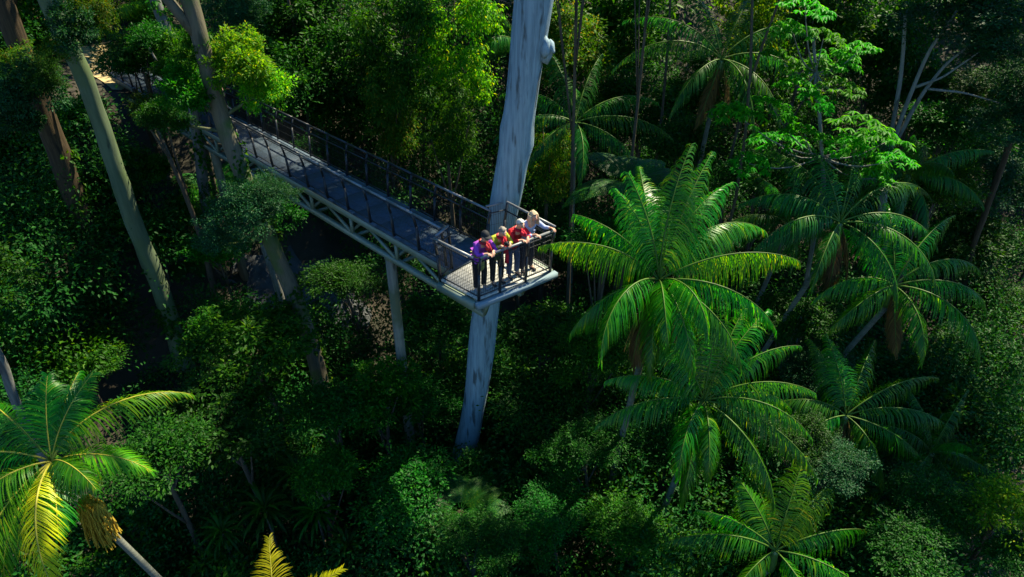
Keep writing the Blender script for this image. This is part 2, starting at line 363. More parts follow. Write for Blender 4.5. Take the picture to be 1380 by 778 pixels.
# ------------------------------------------------------------------ the pale gum tree beside the lookout
def build_gum():
    base = at(618, 640, 16.43); bx, by = -.31 - .148 * 11.0, 16.43
    z0 = gz(bx, by) - .2
    t = thing('gum_tree', 'tall pale smooth-barked gum tree with a leaning trunk beside the lookout platform', 'tree', (bx, by, z0))
    zs = np.linspace(z0, 19.0, 130); seg = 40; V = []
    knee = [(2.75, 3.35, .05, .28), (2.35, .05, .07, .30)]       # (height, bearing, size, spread): swellings of the trunk
    for z in zs:
        cx = -.31 + .148 * z + .05 * math.sin(z * .8); cyy = 16.43 + .04 * math.sin(z * .6 + 1)
        r = .372 + .008 * (z > 0) * z - .014 * max(0, z - 6) + .30 * math.exp(-(z - z0) / .8) + .02 * math.sin(z * 1.3)
        for k in range(seg):
            a = 2 * math.pi * k / seg
            rr = r * (1 + .05 * mnoise.noise(Vector((math.cos(a) * 1.3, math.sin(a) * 1.3, z * .35))) + .018 * mnoise.noise(Vector((math.cos(a) * 5, math.sin(a) * 5, z * .9))))
            for kz, ka, ks, sp in knee:
                da = (a - ka + math.pi) % (2 * math.pi) - math.pi
                rr += ks * math.exp(-(da / .55) ** 2 - ((z - kz) / sp) ** 2)
            V.append((cx - bx + rr * math.cos(a), cyy - by + rr * math.sin(a), z - z0))
    n = len(zs); i = np.arange(n - 1)[:, None] * seg; k = np.arange(seg)[None]; k2 = (k + 1) % seg
    Q = np.stack([i + k, i + k2, i + seg + k2, i + seg + k], -1).reshape(-1, 4)
    link('trunk', np_mesh('trunk', V, [Q], M['gum'], smooth_sh=True), t)
    # sawn branch stub with a callus collar on the right-hand side
    p = np.array([-.31 + .148 * 4.7 - bx, 16.43 - by, 4.7 - z0])
    a = Acc(); s = [p + [.28, -.12, -.26], p + [.38, -.14, -.10], p + [.46, -.16, .0], p + [.53, -.18, .03], p + [.56, -.185, .035]]
    a.tube(s, [.19, .17, .14, .15, .10], seg=14, wob=.25, seed=3)
    a.obj('branch_stub', M['gum'], t, True)
    a = Acc()
    a.tube([p + [.30, -.20, .30], p + [.37, -.24, .12], p + [.36, -.27, -.05], p + [.33, -.26, -.2]], [.05, .11, .12, .05], seg=10, wob=.3, seed=9)
    a.obj('callus', M['gum'], t, True)
    # limbs and a thin high crown above the frame
    a = Acc(); tips = []
    for az, zz, L in ((.6, 12.5, 3.2), (2.4, 14, 2.6), (4.0, 13.2, 3.0), (5.3, 15.5, 2.6), (1.5, 17, 2.2)):
        b = np.array([-.31 + .148 * zz - bx, 16.43 - by, zz - z0]); e = b + [L * math.cos(az), L * math.sin(az), 2.4]
        kk = np.linspace(0, 1, 8)[:, None]; a.tube(b * (1 - kk) + e * kk + [0, 0, -.4] * np.sin(kk * np.pi), .13 - .09 * kk[:, 0], seg=7, wob=.15); tips.append(e)
    a.obj('limb', M['gum'], t, True)
    for e in tips[:3]:
        o = link('crown', PROTO['airy_b'][0], t, e); o.scale = (.8,) * 3; o.rotation_euler = (0, 0, e[0])
build_gum()

# ------------------------------------------------------------------ the walkway and its lookout platform
def build_walkway():
    W = thing('lookout_walkway', 'steel forest walkway with dark mesh railings ending in a cantilevered lookout platform', 'walkway', tuple(WO), WANG)
    # local axes: x = across (to the right and back), y = along (away, towards the hillside), z up; deck surface at z = 0
    LEN, WID, SP_ = 21.3, 1.25, 1.045
    A_, B_, L_, R_ = (-.46, -2.68), (1.59, -2.95), (-.52, -1.42), (1.70, -1.25)
    def v2(p, z): return np.array([p[0], p[1], z])
    # walkway deck panels
    k = 0; y = -1.30
    pm = Acc().box((WID / 2, SP_ / 2, -.025), (WID + .12, SP_ - .012, .05)).mesh('deck_panel', M['grate'])
    while y < LEN:
        o = link('deck_panel', pm, W, (0, y, 0)); y += SP_
    # platform planks, laid parallel to the front edge
    npl = 12
    for i in range(npl):
        f0, f1 = i / npl + .006, (i + 1) / npl - .006
        q = [np.array(A_) * (1 - f) + np.array(L_) * f for f in (f0, f1)] + [np.array(B_) * (1 - f) + np.array(R_) * f for f in (f1, f0)]
        V = [(x, yy, z) for z in (-.05, 0.004) for x, yy in q]
        link('deck_plank', np_mesh('deck_plank', V, [[[0, 1, 2, 3], [7, 6, 5, 4], [0, 4, 5, 1], [1, 5, 6, 2], [2, 6, 7, 3], [3, 7, 4, 0]]], M['plank']), W)
    # fascia channels round the platform and along the walkway
    def out(p, q, d):
        e = np.array(q) - np.array(p); e = e / np.linalg.norm(e); return np.array([e[1], -e[0]]) * d
    for p, q, m, d, zz, h, w in ((A_, B_, 'fascia', .09, -.09, .13, .14), (L_, A_, 'truss', .10, -.12, .18, .12), (B_, R_, 'truss', .08, -.12, .18, .10)):
        n = out(p, q, d); a = np.array([p[0] + n[0], p[1] + n[1], zz]); b = np.array([q[0] + n[0], q[1] + n[1], zz])
        e = (b - a) / np.linalg.norm(b - a)
        ex = .12 if m == 'fascia' else -.03
        Acc().bar(a - e * ex, b + e * ex, w, h).obj('fascia', M[m], W)
    Acc().bar((L_[0], L_[1] + .04, -.13), (R_[0], R_[1] + .04, -.13), .08, .16).obj('cross_beam', M['truss'], W)
    for f in (.33, .67):
        p = np.array(A_) * (1 - f) + np.array(L_) * f; q = np.array(B_) * (1 - f) + np.array(R_) * f
        Acc().bar(v2(p, -.13), v2(q, -.13), .07, .14).obj('cross_beam', M['truss'], W)
    for x in (.0, WID):
        Acc().bar((x, -1.25, -.15), (x, LEN, -.15), .11, .20).obj('edge_beam', M['truss'], W)
    # trusses under both edges
    zb = -.78
    for x in (.0, WID):
        Acc().bar((x, -2.35, zb), (x, LEN - 1.5, zb), .13, .13).obj('bottom_chord', M['truss'], W)
        Acc().bar((x, -2.35, zb + .03), (x, -2.55, -.22), .09, .09).obj('end_strut', M['truss'], W)
        y = -1.05
        while y < LEN - 2.5:
            Acc().bar((x, y, zb + .066), (x, y, -.251), .08, .08).obj('truss_post', M['truss'], W)
            Acc().bar((x, y + 1.15, -.255), (x, y + .08, zb + .075), .075, .075).obj('truss_brace', M['truss'], W)
            y += 2 * SP_
    y = -1.05
    while y < LEN - 2.5:
        Acc().bar((.07, y - .1, zb), (WID - .07, y - .1, zb), .08, .08).obj('cross_beam', M['truss'], W)
        Acc().bar((.07, y + .12, zb + .05), (WID - .07, y + .12, -.25), .06, .06).obj('cross_brace', M['truss'], W)
        y += 2 * SP_
    # round support columns down to the ground
    for y in (1.55, 12.2):
        p = wk(.12, y); h = gz(p.x, p.y)
        Acc().tube([(.12, y, h - .3), (.12, y, h / 2), (.12, y, zb - .066)], [.17, .155, .145], seg=16, wob=.06, seed=y).obj('support_column', M['pole'], W, True)
        Acc().box((.12 + .35, y, zb - .11), (1.0, .16, .088)).obj('column_head', M['truss'], W)
    # railing: posts with an outward-cranked top, handrail, lower rail and wire panels
    def post(p, o2, H):
        p = np.array(p); o3 = np.array([o2[0], o2[1], 0])
        a = Acc(); b = v2(p, 0)
        a.bar(b + [0, 0, -.08], b + o3 * .35 + [0, 0, .68], .036, .065); a.bar(b + o3 * .35 + [0, 0, .672], b + o3 + [0, 0, H - .02], .032, .055)
        a.obj('rail_post', M['steel_dark'], W)
    def rail_run(p, q, d, rail_mat='rail', posts=(), crook=.12, H=1.14):
        n = out(p, q, crook); p, q = np.array(p, float), np.array(q, float); L = np.linalg.norm(q - p); e = (q - p) / L
        for f in posts: post(p + (q - p) * f, n, H)
        P3, Q3, n3 = v2(p, 0), v2(q, 0), np.array([n[0], n[1], 0])
        Acc().tube([P3 + n3 + [0, 0, H], Q3 + n3 + [0, 0, H]], .030, seg=10).obj('handrail', M[rail_mat], W, True)
        i3 = -n3 / np.linalg.norm(n3) * .06
        Acc().tube([P3 + n3 * .6 + i3 + [0, 0, H - .17], Q3 + n3 * .6 + i3 + [0, 0, H - .17]], .018, seg=8).obj('inner_rail', M['steel_dark'], W, True)
        Acc().tube([P3 + [0, 0, .085], Q3 + [0, 0, .085]], .018, seg=6).obj('bottom_rail', M['steel_dark'], W, True)
        a = Acc(); m = max(2, int(L / .062))
        for i in range(1, m):
            b = P3 + (Q3 - P3) * i / m
            a.tube([b + [0, 0, .08], b + n3 * .35 + [0, 0, .68], b + n3 * .96 + [0, 0, H - .03]], .0048, seg=3, cap=False)
        for zz, f in ((.36, .16), (.62, .28), (.88, .5)):
            a.tube([P3 + n3 * f + [0, 0, zz], Q3 + n3 * f + [0, 0, zz]], .0042, seg=3, cap=False)
        o = a.obj('wire_panel', M['wire'], W); o['kind'] = 'stuff'
    rail_run(A_, B_, 1, posts=(0.0, .28, .64, 1.0))
    rail_run(L_, A_, 1, posts=(0.0, ))
    rail_run(B_, R_, 1, posts=(.5, 1.0))
    rail_run(R_, (WID + .02, -1.12), 1, posts=(), crook=.05)
    rail_run((-.02, -1.25), L_, 1, posts=(0.0,), crook=.05)
    y = -1.12
    while y < LEN - .2:
        rail_run((WID + .02, y), (WID + .02, y + SP_), 1, posts=(0.0,), rail_mat='rail' if y < .5 else 'steel_dark', H=1.0); y += SP_  # handrail goes dark past the platform: shade put into its colour
    y = LEN - .1; ys = [SP_ * i for i in range(-1, 21)]
    for a_, b_ in zip(ys[:-1], ys[1:]):
        rail_run((-.02, b_), (-.02, a_), 1, posts=(1.0,), rail_mat='rail' if a_ < 5 else 'steel_dark', H=1.07)  # same here: pale rail where lit, dark rail in place of shade
    return W
build_walkway()

# ------------------------------------------------------------------ people
def pmat(name, c, rough=.75, var=.12): 
    if name not in M: M[name] = solid(name, c, rough=rough, var=var, scale=14, spec=.25)
    return M[name]
pmat('skin', (.58, .33, .22), .55)
def skin_obj(name, nodes, edges, mat, parent, sub=2):
    """a limb graph grown into one continuous tapered surface; nodes: (x, y, z, rx, ry)"""
    me = bpy.data.meshes.new(name); me.from_pydata([n[:3] for n in nodes], edges, [])
    o = bpy.data.objects.new(name, me); COL.objects.link(o)
    o.modifiers.new('Skin', 'SKIN'); sv = me.skin_vertices[0].data
    for i, n in enumerate(nodes): sv[i].radius = (n[3], n[4] if len(n) > 4 else n[3]); sv[i].use_root = (i == 0)
    s = o.modifiers.new('Sub', 'SUBSURF'); s.levels = s.render_levels = sub
    dg = bpy.context.evaluated_depsgraph_get(); m2 = bpy.data.meshes.new_from_object(o.evaluated_get(dg))
    o.modifiers.clear(); o.data = m2; bpy.data.meshes.remove(me); m2.name = name
    m2.materials.clear(); m2.materials.append(mat); m2.polygons.foreach_set('use_smooth', [True] * len(m2.polygons))
    o.parent = parent; return o

def ellipsoid(c, rx, ry, rz, seg=14, rings=9, keep=None, jit=0.0, seed=0):
    V, Q = [], []
    for i in range(rings + 1):
        ph = math.pi * i / rings
        for k in range(seg):
            a = 2 * math.pi * k / seg; d = Vector((math.sin(ph) * math.cos(a), math.sin(ph) * math.sin(a), math.cos(ph)))
            f = 1 + jit * mnoise.noise(d * 3 + Vector((seed, 0, 0))); V.append((c[0] + rx * d.x * f, c[1] + ry * d.y * f, c[2] + rz * d.z * f))
    for i in range(rings):
        for k in range(seg):
            q = [i * seg + k, (i + 1) * seg + k, (i + 1) * seg + (k + 1) % seg, i * seg + (k + 1) % seg]
            m = sum((Vector(V[j]) - Vector(c) for j in q), Vector()) / 4
            if keep is None or keep(m.x / rx, m.y / ry, m.z / rz): Q.append(q)
    used = sorted({j for q in Q for j in q}); mp = {j: i for i, j in enumerate(used)}
    return np.array([V[j] for j in used]), np.array([[mp[j] for j in q] for q in Q])

def person(label, n, t, turn, h=1.62, top=('lavender_shirt', (.5, .4, .6)), trousers=('black_trousers', (.012, .012, .016)), shoes=('pale_shoes', (.30, .34, .42)),
           hair=('grey_hair', (.5, .48, .44)), long_hair=False, cap=None, vest=None, scarf=None, lean=1.0, arms='clasp', skirt=None, hold=None, look=1.0, gap=.11):
    p = wk(n, t); P = thing('person', label, 'person', (p.x, p.y, .006), WANG + R(turn)); s = h / 1.62
    L = lean
    J = dict(pel=(0, .06, .90), wai=(0, .045 - .01 * L, 1.03), che=(0, .02 - .10 * L, 1.19), up=(0, .0 - .16 * L, 1.31 - .01 * L), nk=(0, -.02 - .21 * L, 1.40 - .03 * L),
             hb=(0, -.05 - .24 * L, 1.455 - .04 * L), hm=(0, -.07 - .27 * L, 1.53 - .06 * L), ht=(0, -.065 - .285 * L, 1.60 - .07 * L))
    sh = [(sd * .165, J['up'][1] + .01, J['up'][2] - .005) for sd in (-1, 1)]
    rail_y, rail_z = -.40, 1.185
    if arms == 'clasp': el = [(sd * .25, -.27, 1.13) for sd in (-1, 1)]; wr = [(sd * .085, rail_y + .01, rail_z) for sd in (-1, 1)]
    elif arms == 'wide': el = [(-.27, -.22, 1.10), (.33, -.20, 1.12)]; wr = [(-.14, rail_y, rail_z), (.34, rail_y, rail_z)]
    elif arms == 'camera': el = [(-.24, -.24, 1.12), (.25, -.24, 1.14)]; wr = [(-.11, rail_y + .05, 1.22), (.10, rail_y + .02, 1.25)]
    else: el = [(-.24, .02, 1.06), (.24, .02, 1.06)]; wr = [(-.24, -.06, .84), (.24, -.06, .84)]
    V = [(*J['pel'], .14, .10), (*J['wai'], .125, .09), (*J['che'], .15, .105), (*J['up'], .12, .085), (*J['nk'], .052, .05), (*J['hb'], .062, .064), (*J['hm'], .075, .090), (*J['ht'], .060, .073)]
    E = [(i, i + 1) for i in range(7)]
    def add(x, par): V.append(x); E.append((par, len(V) - 1)); return len(V) - 1
    add((0, J['hm'][1] - .112, J['hm'][2] - .028 - .012 * L, .014, .014), 6)                                    # nose
    for sd in (-1, 1): add((sd * .088, J['hm'][1] + .01, J['hm'][2] - .01, .016, .022), 6)                      # ears
    hips, hands = [], []
    for i, sd in enumerate((-1, 1)):
        a = add((*sh[i], .058, .058), 3); b = add((*el[i], .042, .042), a); w = add((*wr[i], .028, .024), b)
        d = (Vector(wr[i]) - Vector(el[i])).normalized(); fwd = Vector((d.x * .75, d.y - .25, -.10)).normalized()
        q = Vector(wr[i]) + fwd * .055; pa = add((*q, .036, .018), w); side = fwd.cross(Vector((0, 0, 1))).normalized()
        for j in range(4):
            o = side * (.027 - .018 * j); l = (.033, .039, .036, .028)[j]
            f1 = q + fwd * .045 + o + Vector((0, 0, -.004)); f2 = f1 + fwd * l * .7 + Vector((0, 0, -.018)); f3 = f2 + fwd * l * .3 + Vector((0, 0, -.022))
            k1 = add((*f1, .0095, .009), pa); k2 = add((*f2, .0085, .008), k1); add((*f3, .0075, .007), k2)
        th = q - fwd * .015 + side * (-.036 * sd if arms != 'down' else -.036); k1 = add((*(th + fwd * .012), .0105, .010), pa); add((*(th + fwd * .045 + side * -.012 * sd + Vector((0, 0, -.01))), .009, .0085), k1)
    for sd in (-1, 1):
        a = add((sd * gap * .85, .06, .82, .082, .085), 0); b = add((sd * gap, .02, .46, .054, .056), a); c = add((sd * gap, .05, .10, .036, .040), b); add((sd * (gap + .015), -.09, .045, .038, .028), c)
    skin_obj('body', [tuple(x * s for x in v) for v in V], E, M['skin'], P, 2)
    def S(nodes): return [tuple(x * s for x in v) for v in nodes]
    # trousers
    T = [(0, .06, .93, .155, .115), (0, .06, .85, .15, .115)]; e = [(0, 1)]
    for sd in (-1, 1):
        i = len(T); T += [(sd * gap * .9, .06, .76, .098, .10), (sd * gap, .022, .46, .075, .078), (sd * gap, .05, .13, .062, .068), (sd * gap, .05, .095, .060, .066)]; e += [(1, i), (i, i + 1), (i + 1, i + 2), (i + 2, i + 3)]
    skin_obj('trousers', S(T), e, pmat(*trousers), P)
    for sd in (-1, 1):
        skin_obj('shoe', S([(sd * gap, .085, .05, .042, .045), (sd * gap, .0, .048, .046, .042), (sd * (gap + .012), -.09, .036, .044, .032), (sd * (gap + .016), -.135, .03, .034, .022)]), [(0, 1), (1, 2), (2, 3)], pmat(*shoes), P)
    # top with sleeves
    lowz = (.90 if vest else .78) if skirt is None else skirt
    T = [(0, .055, max(.94, lowz + .04), .166, .126), (0, .06, lowz, .170, .13), (0, J['wai'][1], 1.03, .150, .115), (*J['che'], .172, .125), (J['up'][0], J['up'][1], J['up'][2], .125, .095), (0, J['nk'][1] + .02, J['nk'][2] - .03, .066, .062)]
    e = [(0, 1), (0, 2), (2, 3), (3, 4), (4, 5)]
    for i in (0, 1):
        k = len(T); w2 = Vector(el[i]).lerp(Vector(wr[i]), .78); T += [(*sh[i], .075, .075), (*Vector(sh[i]).lerp(Vector(el[i]), .6), .062, .062), (*el[i], .056, .056), (*w2, .042, .042)]
        e += [(4, k), (k, k + 1), (k + 1, k + 2), (k + 2, k + 3)]
    skin_obj('top', S(T), e, pmat(*top), P)
    if vest:
        skin_obj('tunic', S([(0, .055, .86, .160, .122), (0, .06, vest[2], .180, .135), (0, .05, .98, .150, .112)]), [(0, 1), (0, 2)], pmat(*vest[:2]), P)
    if scarf:
        a = Acc(); c = np.array(J['nk']) + [0, -.005, -.015]; th = np.linspace(0, 2 * math.pi, 15)
        a.tube(np.stack([c[0] + .085 * np.cos(th), c[1] + .082 * np.sin(th), c[2] + .02 * np.sin(th) - .01], 1) * s, .030, seg=8, wob=.25)
        for dx, ln in ((.05, scarf[2]), (-.02, scarf[2] * .55)):
            b = c + [dx, -.10, -.03]; kk = np.linspace(0, 1, 8)[:, None]
            pts = b + np.array([0.02, .0, -ln]) * kk + np.array([0, -.05, 0]) * np.sin(kk * 2.4); a.tube(pts * s, .030 + .018 * kk[:, 0], seg=7, wob=.3)
        a.obj('scarf', pmat(*scarf[:2]), P, True)
    # face, hair, hat
    hm = np.array(J['hm']) * s; r = np.array((.084, .099, .108)) * s; tl = .35 + .12 * L
    for sd in (-1, 1):
        Vv, Qq = ellipsoid(hm + np.array((sd * .031, -.090, .002)) * s, .013 * s, .008 * s, .009 * s, 8, 5); Acc().add(Vv, Qq).obj('eye', pmat('dark_eye', (.03, .02, .015), .3), P, True)
    Vv, Qq = ellipsoid(hm + np.array((0, -.086, -.058)) * s, .026 * s, .010 * s, .008 * s, 10, 5); Acc().add(Vv, Qq).obj('mouth', pmat('lips', (.42, .13, .11), .5), P, True)
    c = hm + np.array((0, .012, .022)) * s
    a = Acc(); a.add(*ellipsoid(c, *(r * 1.06), 20, 12, keep=lambda x, y, z: z > .30 - 1.25 * max(0, y + .25) and not (y < -.45 and z < .52), jit=.26, seed=len(label)))
    if long_hair:
        for k in range(22):
            an = math.pi * (-.08 + 1.16 * k / 21); b = c + np.array((math.cos(an) * r[0] * 1.0, math.sin(an) * r[1] * 1.0, .02 * s)); kk = np.linspace(0, 1, 6)[:, None]
            a.tube(b + np.array([math.cos(an) * .03, math.sin(an) * .02 - .03, -.27 * s]) * kk + np.array([math.cos(an), math.sin(an), 0]) * .025 * np.sin(kk * 3), .026 * (1 - .55 * kk[:, 0]), seg=5)
    a.obj('hair', pmat(*hair), P, True)
    if cap:
        a = Acc().add(*ellipsoid(c + [0, 0, .02], *(r * 1.14), 20, 12, keep=lambda x, y, z: z > .12))
        cp = a.obj('cap', pmat(*cap), P, True)
        an = np.linspace(-2.6, -.54, 12); rim = [(c[0] + r[0] * 1.10 * math.cos(x), c[1] + r[1] * 1.10 * math.sin(x), c[2] + .036) for x in an]; ou = [(c[0] + r[0] * 1.25 * math.cos(x), c[1] - .055 + r[1] * 1.45 * math.sin(x), c[2] + .012) for x in an]
        V2 = rim + ou + [(x, y, z - .008) for x, y, z in rim + ou]
        F = [(i, i + 1, 13 + i, 12 + i) for i in range(11)] + [(25 + i, 24 + i, 36 + i, 37 + i) for i in range(11)] + [(12 + i, 13 + i, 37 + i, 36 + i) for i in range(11)]
        Acc().add(V2, F).obj('visor', pmat(*cap), cp, True)
    if hold == 'camera':
        a = Acc().box(np.array((0, rail_y - .03, 1.285)) * s, (.115, .05, .075)); a.tube([np.array((0, rail_y - .05, 1.285)) * s, np.array((0, rail_y - .11, 1.28)) * s], .028, seg=10)
        o = a.mesh('camera_body', pmat('black_camera', (.015, .015, .017), .4)); q = link('compact_camera', o); q.matrix_world = P.matrix_basis
        q['label'] = 'small black camera in the hands of the person in the yellow-green top'; q['category'] = 'camera'
    return P
person('person in a black cap, purple shirt and long olive tunic leaning on the front rail', -.16, -2.44, -9, 1.60, ('purple_shirt', (.30, .06, .42)), hair=('brown_hair', (.16, .10, .05)), cap=('black_cap', (.02, .022, .025)),
       vest=('olive_tunic', (.30, .32, .09), .50), scarf=('dark_red_scarf', (.32, .02, .03), .20), arms='clasp', lean=.6)
person('person in a yellow-green top with a long red scarf, looking down over the rail', .30, -2.50, -14, 1.60, ('yellow_green_top', (.36, .42, .03)), hair=('streaked_grey_hair', (.26, .23, .19)), scarf=('red_scarf', (.45, .015, .03), .62), arms='camera', lean=.72, vest=('dark_green_tunic', (.05, .08, .025), .62), shoes=('dark_shoes', (.03, .03, .035)), hold='camera')
person('person with short white hair in a red jacket and blue jeans at the rail', .78, -2.55, -8, 1.62, ('red_jacket', (.48, .012, .02)), ('blue_jeans', (.05, .08, .15)), hair=('white_hair', (.55, .53, .47)), arms='clasp', lean=.68, shoes=('dark_shoes', (.03, .03, .035)), skirt=.72, scarf=('crimson_collar', (.40, .01, .03), .12))
person('tallest person at the rail, with long blond hair, a pale blue-white shirt and dark trousers', 1.18, -2.60, -4, 1.65, ('pale_blue_shirt', (.40, .46, .66)), ('navy_trousers', (.018, .022, .035)), hair=('blond_hair', (.50, .40, .25)), long_hair=True, arms='wide', lean=.42, shoes=('dark_shoes', (.03, .03, .035)), gap=.13)
person('person in dark clothes standing on the shaded far walkway, nearer the mossy trunk', .25, 11.0, 20, 1.70, ('dark_jacket', (.015, .015, .022)), hair=('dark_hair', (.05, .03, .02)), arms='down', lean=.35)
person('person in dark clothes on the shaded far walkway, standing behind the other walker', .45, 11.9, -15, 1.66, ('navy_jacket', (.02, .025, .05)), hair=('light_brown_hair', (.22, .14, .07)), arms='down', lean=.3)

# ------------------------------------------------------------------ palms
def frond_arrays(L, e0, e1, seed, nl=46, lmax=.62, w=.036, droop=.55, twist=0.0, gap=.05, vee=.15, start=.12, splay=.75):
    """one feather frond along +x, z up: drooping rachis and narrow leaflets; returns verts, quads, tris, material index per face"""
    r = np.random.default_rng(seed); K = 16
    s = np.linspace(0, 1, K); ang = e0 + (e1 - e0) * s ** 1.05
    dx = np.cos(ang); dz = np.sin(ang); x = np.concatenate([[0], np.cumsum((dx[1:] + dx[:-1]) / 2)]) * L / (K - 1)
    z = np.concatenate([[0], np.cumsum((dz[1:] + dz[:-1]) / 2)]) * L / (K - 1)
    y = twist * s ** 2 * L
    pts = np.stack([x, y, z], 1)
    V, Q, T = tube(pts, .022 * (1 - s) ** .8 * (L / 3) + .004, seg=5, cap=False)
    out_V, out_Q, out_T = [V], [Q], [T]; n0 = len(V); nr = len(Q)
    si = np.repeat(np.linspace(start, .995, nl), 2) + r.normal(size=nl * 2) * .004; side = np.tile([1., -1.], nl)
    keep = r.random(nl * 2) > gap; si, side = np.clip(si[keep], 0, 1), side[keep]; n = len(si)
    P = np.stack([np.interp(si, s, pts[:, j]) for j in range(3)], 1)
    a = np.interp(si, s, ang); Tn = np.stack([np.cos(a), np.full(n, twist * .6), np.sin(a)], 1); Tn = norm(Tn)
    S = norm(np.cross(np.array([0, 0, 1.]) + 0 * Tn, Tn)); S[np.isnan(S)] = 0
    U = np.cross(Tn, S)
    prof = np.sin(np.pi * np.clip((si - start) / (1 - start), 0, 1) ** .75 * .86 + .35); ll = lmax * np.clip(prof, .3, 1) * r.uniform(.88, 1.1, n)
    fw = (.35 + .75 * si ** 2)[:, None]
    D = norm(S * side[:, None] * splay + Tn * fw + U * vee + r.normal(size=(n, 3)) * .07)
    dr = droop * r.uniform(.75, 1.3, n)[:, None] * np.array([0, 0, -1.])
    D1 = norm(D + dr * .9); D2 = norm(D + dr * 2.6); D3 = norm(D + dr * 5.0)
    l3 = (ll / 3)[:, None]; p1 = P + D1 * l3; p2 = p1 + D2 * l3; p3 = p2 + D3 * l3
    def wv(d): x = Tn - d * (Tn * d).sum(1, keepdims=True); return norm(x)
    wd = (w * r.uniform(.8, 1.15, n))[:, None]
    VV = np.stack([P - wv(D1) * wd * .35, P + wv(D1) * wd * .35, p1 - wv(D1) * wd * .55, p1 + wv(D1) * wd * .55, p2 - wv(D2) * wd * .42, p2 + wv(D2) * wd * .42, p3], 1).reshape(-1, 3)
    b = np.arange(n)[:, None] * 7 + n0
    QQ = np.stack([b + [[0, 1, 3, 2]], b + [[2, 3, 5, 4]]], 1).reshape(-1, 4); TT = b + [[4, 5, 6]]
    V = np.concatenate([V, VV]); Q = np.concatenate([Q, QQ])
    mi = np.concatenate([np.ones(nr), np.zeros(len(QQ)), np.zeros(len(TT))])
    return V, Q, TT, mi

def frond_mesh(mat, rmat, **k):
    V, Q, T, mi = frond_arrays(**k); return np_mesh('frond', V, [Q, T], [M[mat], M[rmat]], mi)

FR = {}
def frond_shared(mat, kind, rmat='rachis'):
    """six shared frond shapes for the palms further back"""
    if (mat, kind) not in FR:
        e = [(72, 25), (55, -10), (42, -40), (28, -55), (8, -62), (-20, -80)][kind]
        FR[(mat, kind)] = frond_mesh(mat, rmat, L=3.0, e0=R(e[0]), e1=R(e[1]), seed=40 + kind, nl=70, w=.036, droop=.95, lmax=.75, twist=.05 * (-1) ** kind)
    return FR[(mat, kind)]

def seed_mesh(mat, n, L, seed, spread=.22):
    r = np.random.default_rng(seed); a = Acc()
    for i in range(n):
        b = np.array([r.normal() * .05, r.normal() * .05, 0]); d = np.array([r.normal() * spread, r.normal() * spread, -1]); d /= np.linalg.norm(d)
        l = L * r.uniform(.55, 1.05); kk = np.linspace(0, 1, 5)[:, None]
        o = np.array([d[0] * .9, d[1] * .9, 0]); p = b + o * np.sqrt(kk) * l * .5 + np.array([0, 0, -1.]) * kk * l + r.normal(size=(5, 3)) * .012
        a.tube(p, .021 - .007 * kk[:, 0], seg=3, cap=False)
    return a.mesh('seed_cluster', M[mat])

def palm(label, c, L=3.0, mat='frond_green', fronds=None, n=12, base=None, skirt=None, skirt_mat='seed', rt=.085, group=None, seed=0, shared=False, rmat='rachis', spear=True, shaft=.75, lmax=.78, w=.025, nl=86, droop=.9):
    r = np.random.default_rng(900 + seed); c = Vector(c)
    if base is None: base = (c.x + r.normal() * .4, c.y + r.normal() * .3 + .2)
    z0 = gz(*base); t = thing('palm_tree', label, 'palm', (base[0], base[1], z0), group=group)
    top = np.array([c.x - base[0], c.y - base[1], c.z - z0]); h = top[2]
    k = np.linspace(0, 1, 14)[:, None]
    pts = np.array([0, 0, -.2]) * (1 - k) + (top - [0, 0, shaft]) * k; pts[:, :2] = top[:2] * (k ** 1.3)
    Acc().tube(pts, rt * (1 + .5 * np.exp(-k[:, 0] * 10)), seg=10, wob=.05).obj('trunk', M['palm_bark'], t, True)
    b = pts[-1]; kk = np.linspace(0, 1, 7)[:, None]
    Acc().tube(b * (1 - kk) + top * kk, rt * (1.05 + .55 * np.sin((1 - kk[:, 0]) * 2.2) ** 2 * (1 - kk[:, 0] * .5)), seg=10).obj('crownshaft', M['crownshaft'], t, True)
    if fronds is None:
        fronds = []
        for i in range(n):
            q = i / max(1, n - 1); fronds.append((i * 137.5 + seed * 50, 78 - 95 * q + r.normal() * 6, 25 - 110 * q + r.normal() * 8, 1.0 - .12 * abs(q - .4)))
    for i, f in enumerate(fronds):
        az, e0, e1, fl = f[:4]; mm = f[4] if len(f) > 4 else mat
        if shared:
            kind = int(np.argmin([abs(e0 - e) for e in (72, 55, 42, 28, 8, -20)]))
            o = link('frond', frond_shared(mm, kind, rmat), t, top); o.scale = (L * fl / 3.0,) * 3
        else:
            g = frond_mesh(mm, 'rachis_gold' if mm == 'frond_gold' else rmat, L=L * fl, e0=R(e0), e1=R(e1), seed=seed * 100 + i, twist=r.normal() * .07, lmax=lmax * r.uniform(.9, 1.1), w=w, nl=nl, droop=droop * r.uniform(.8, 1.3) * (.5 if e0 > 60 else 1))
            o = link('frond', g, t, top)
        o.rotation_euler = (r.normal() * .12, 0, R(az))
    if spear:
        sp = np.array([r.normal() * .15, r.normal() * .1, 1.0]) if spear is True else np.array(spear)
        kk = np.linspace(0, 1, 6)[:, None]
        Acc().tube(top + sp * kk * L * .5, .022 - .017 * kk[:, 0], seg=6).obj('spear_leaf', M['rachis'], t, True)
    for (dx, dy, sl, num) in (skirt or ()):
        o = link('seed_cluster', seed_mesh(skirt_mat, num, sl, seed + 7, .30), t, b + np.array([dx, dy, .02]))
    return t

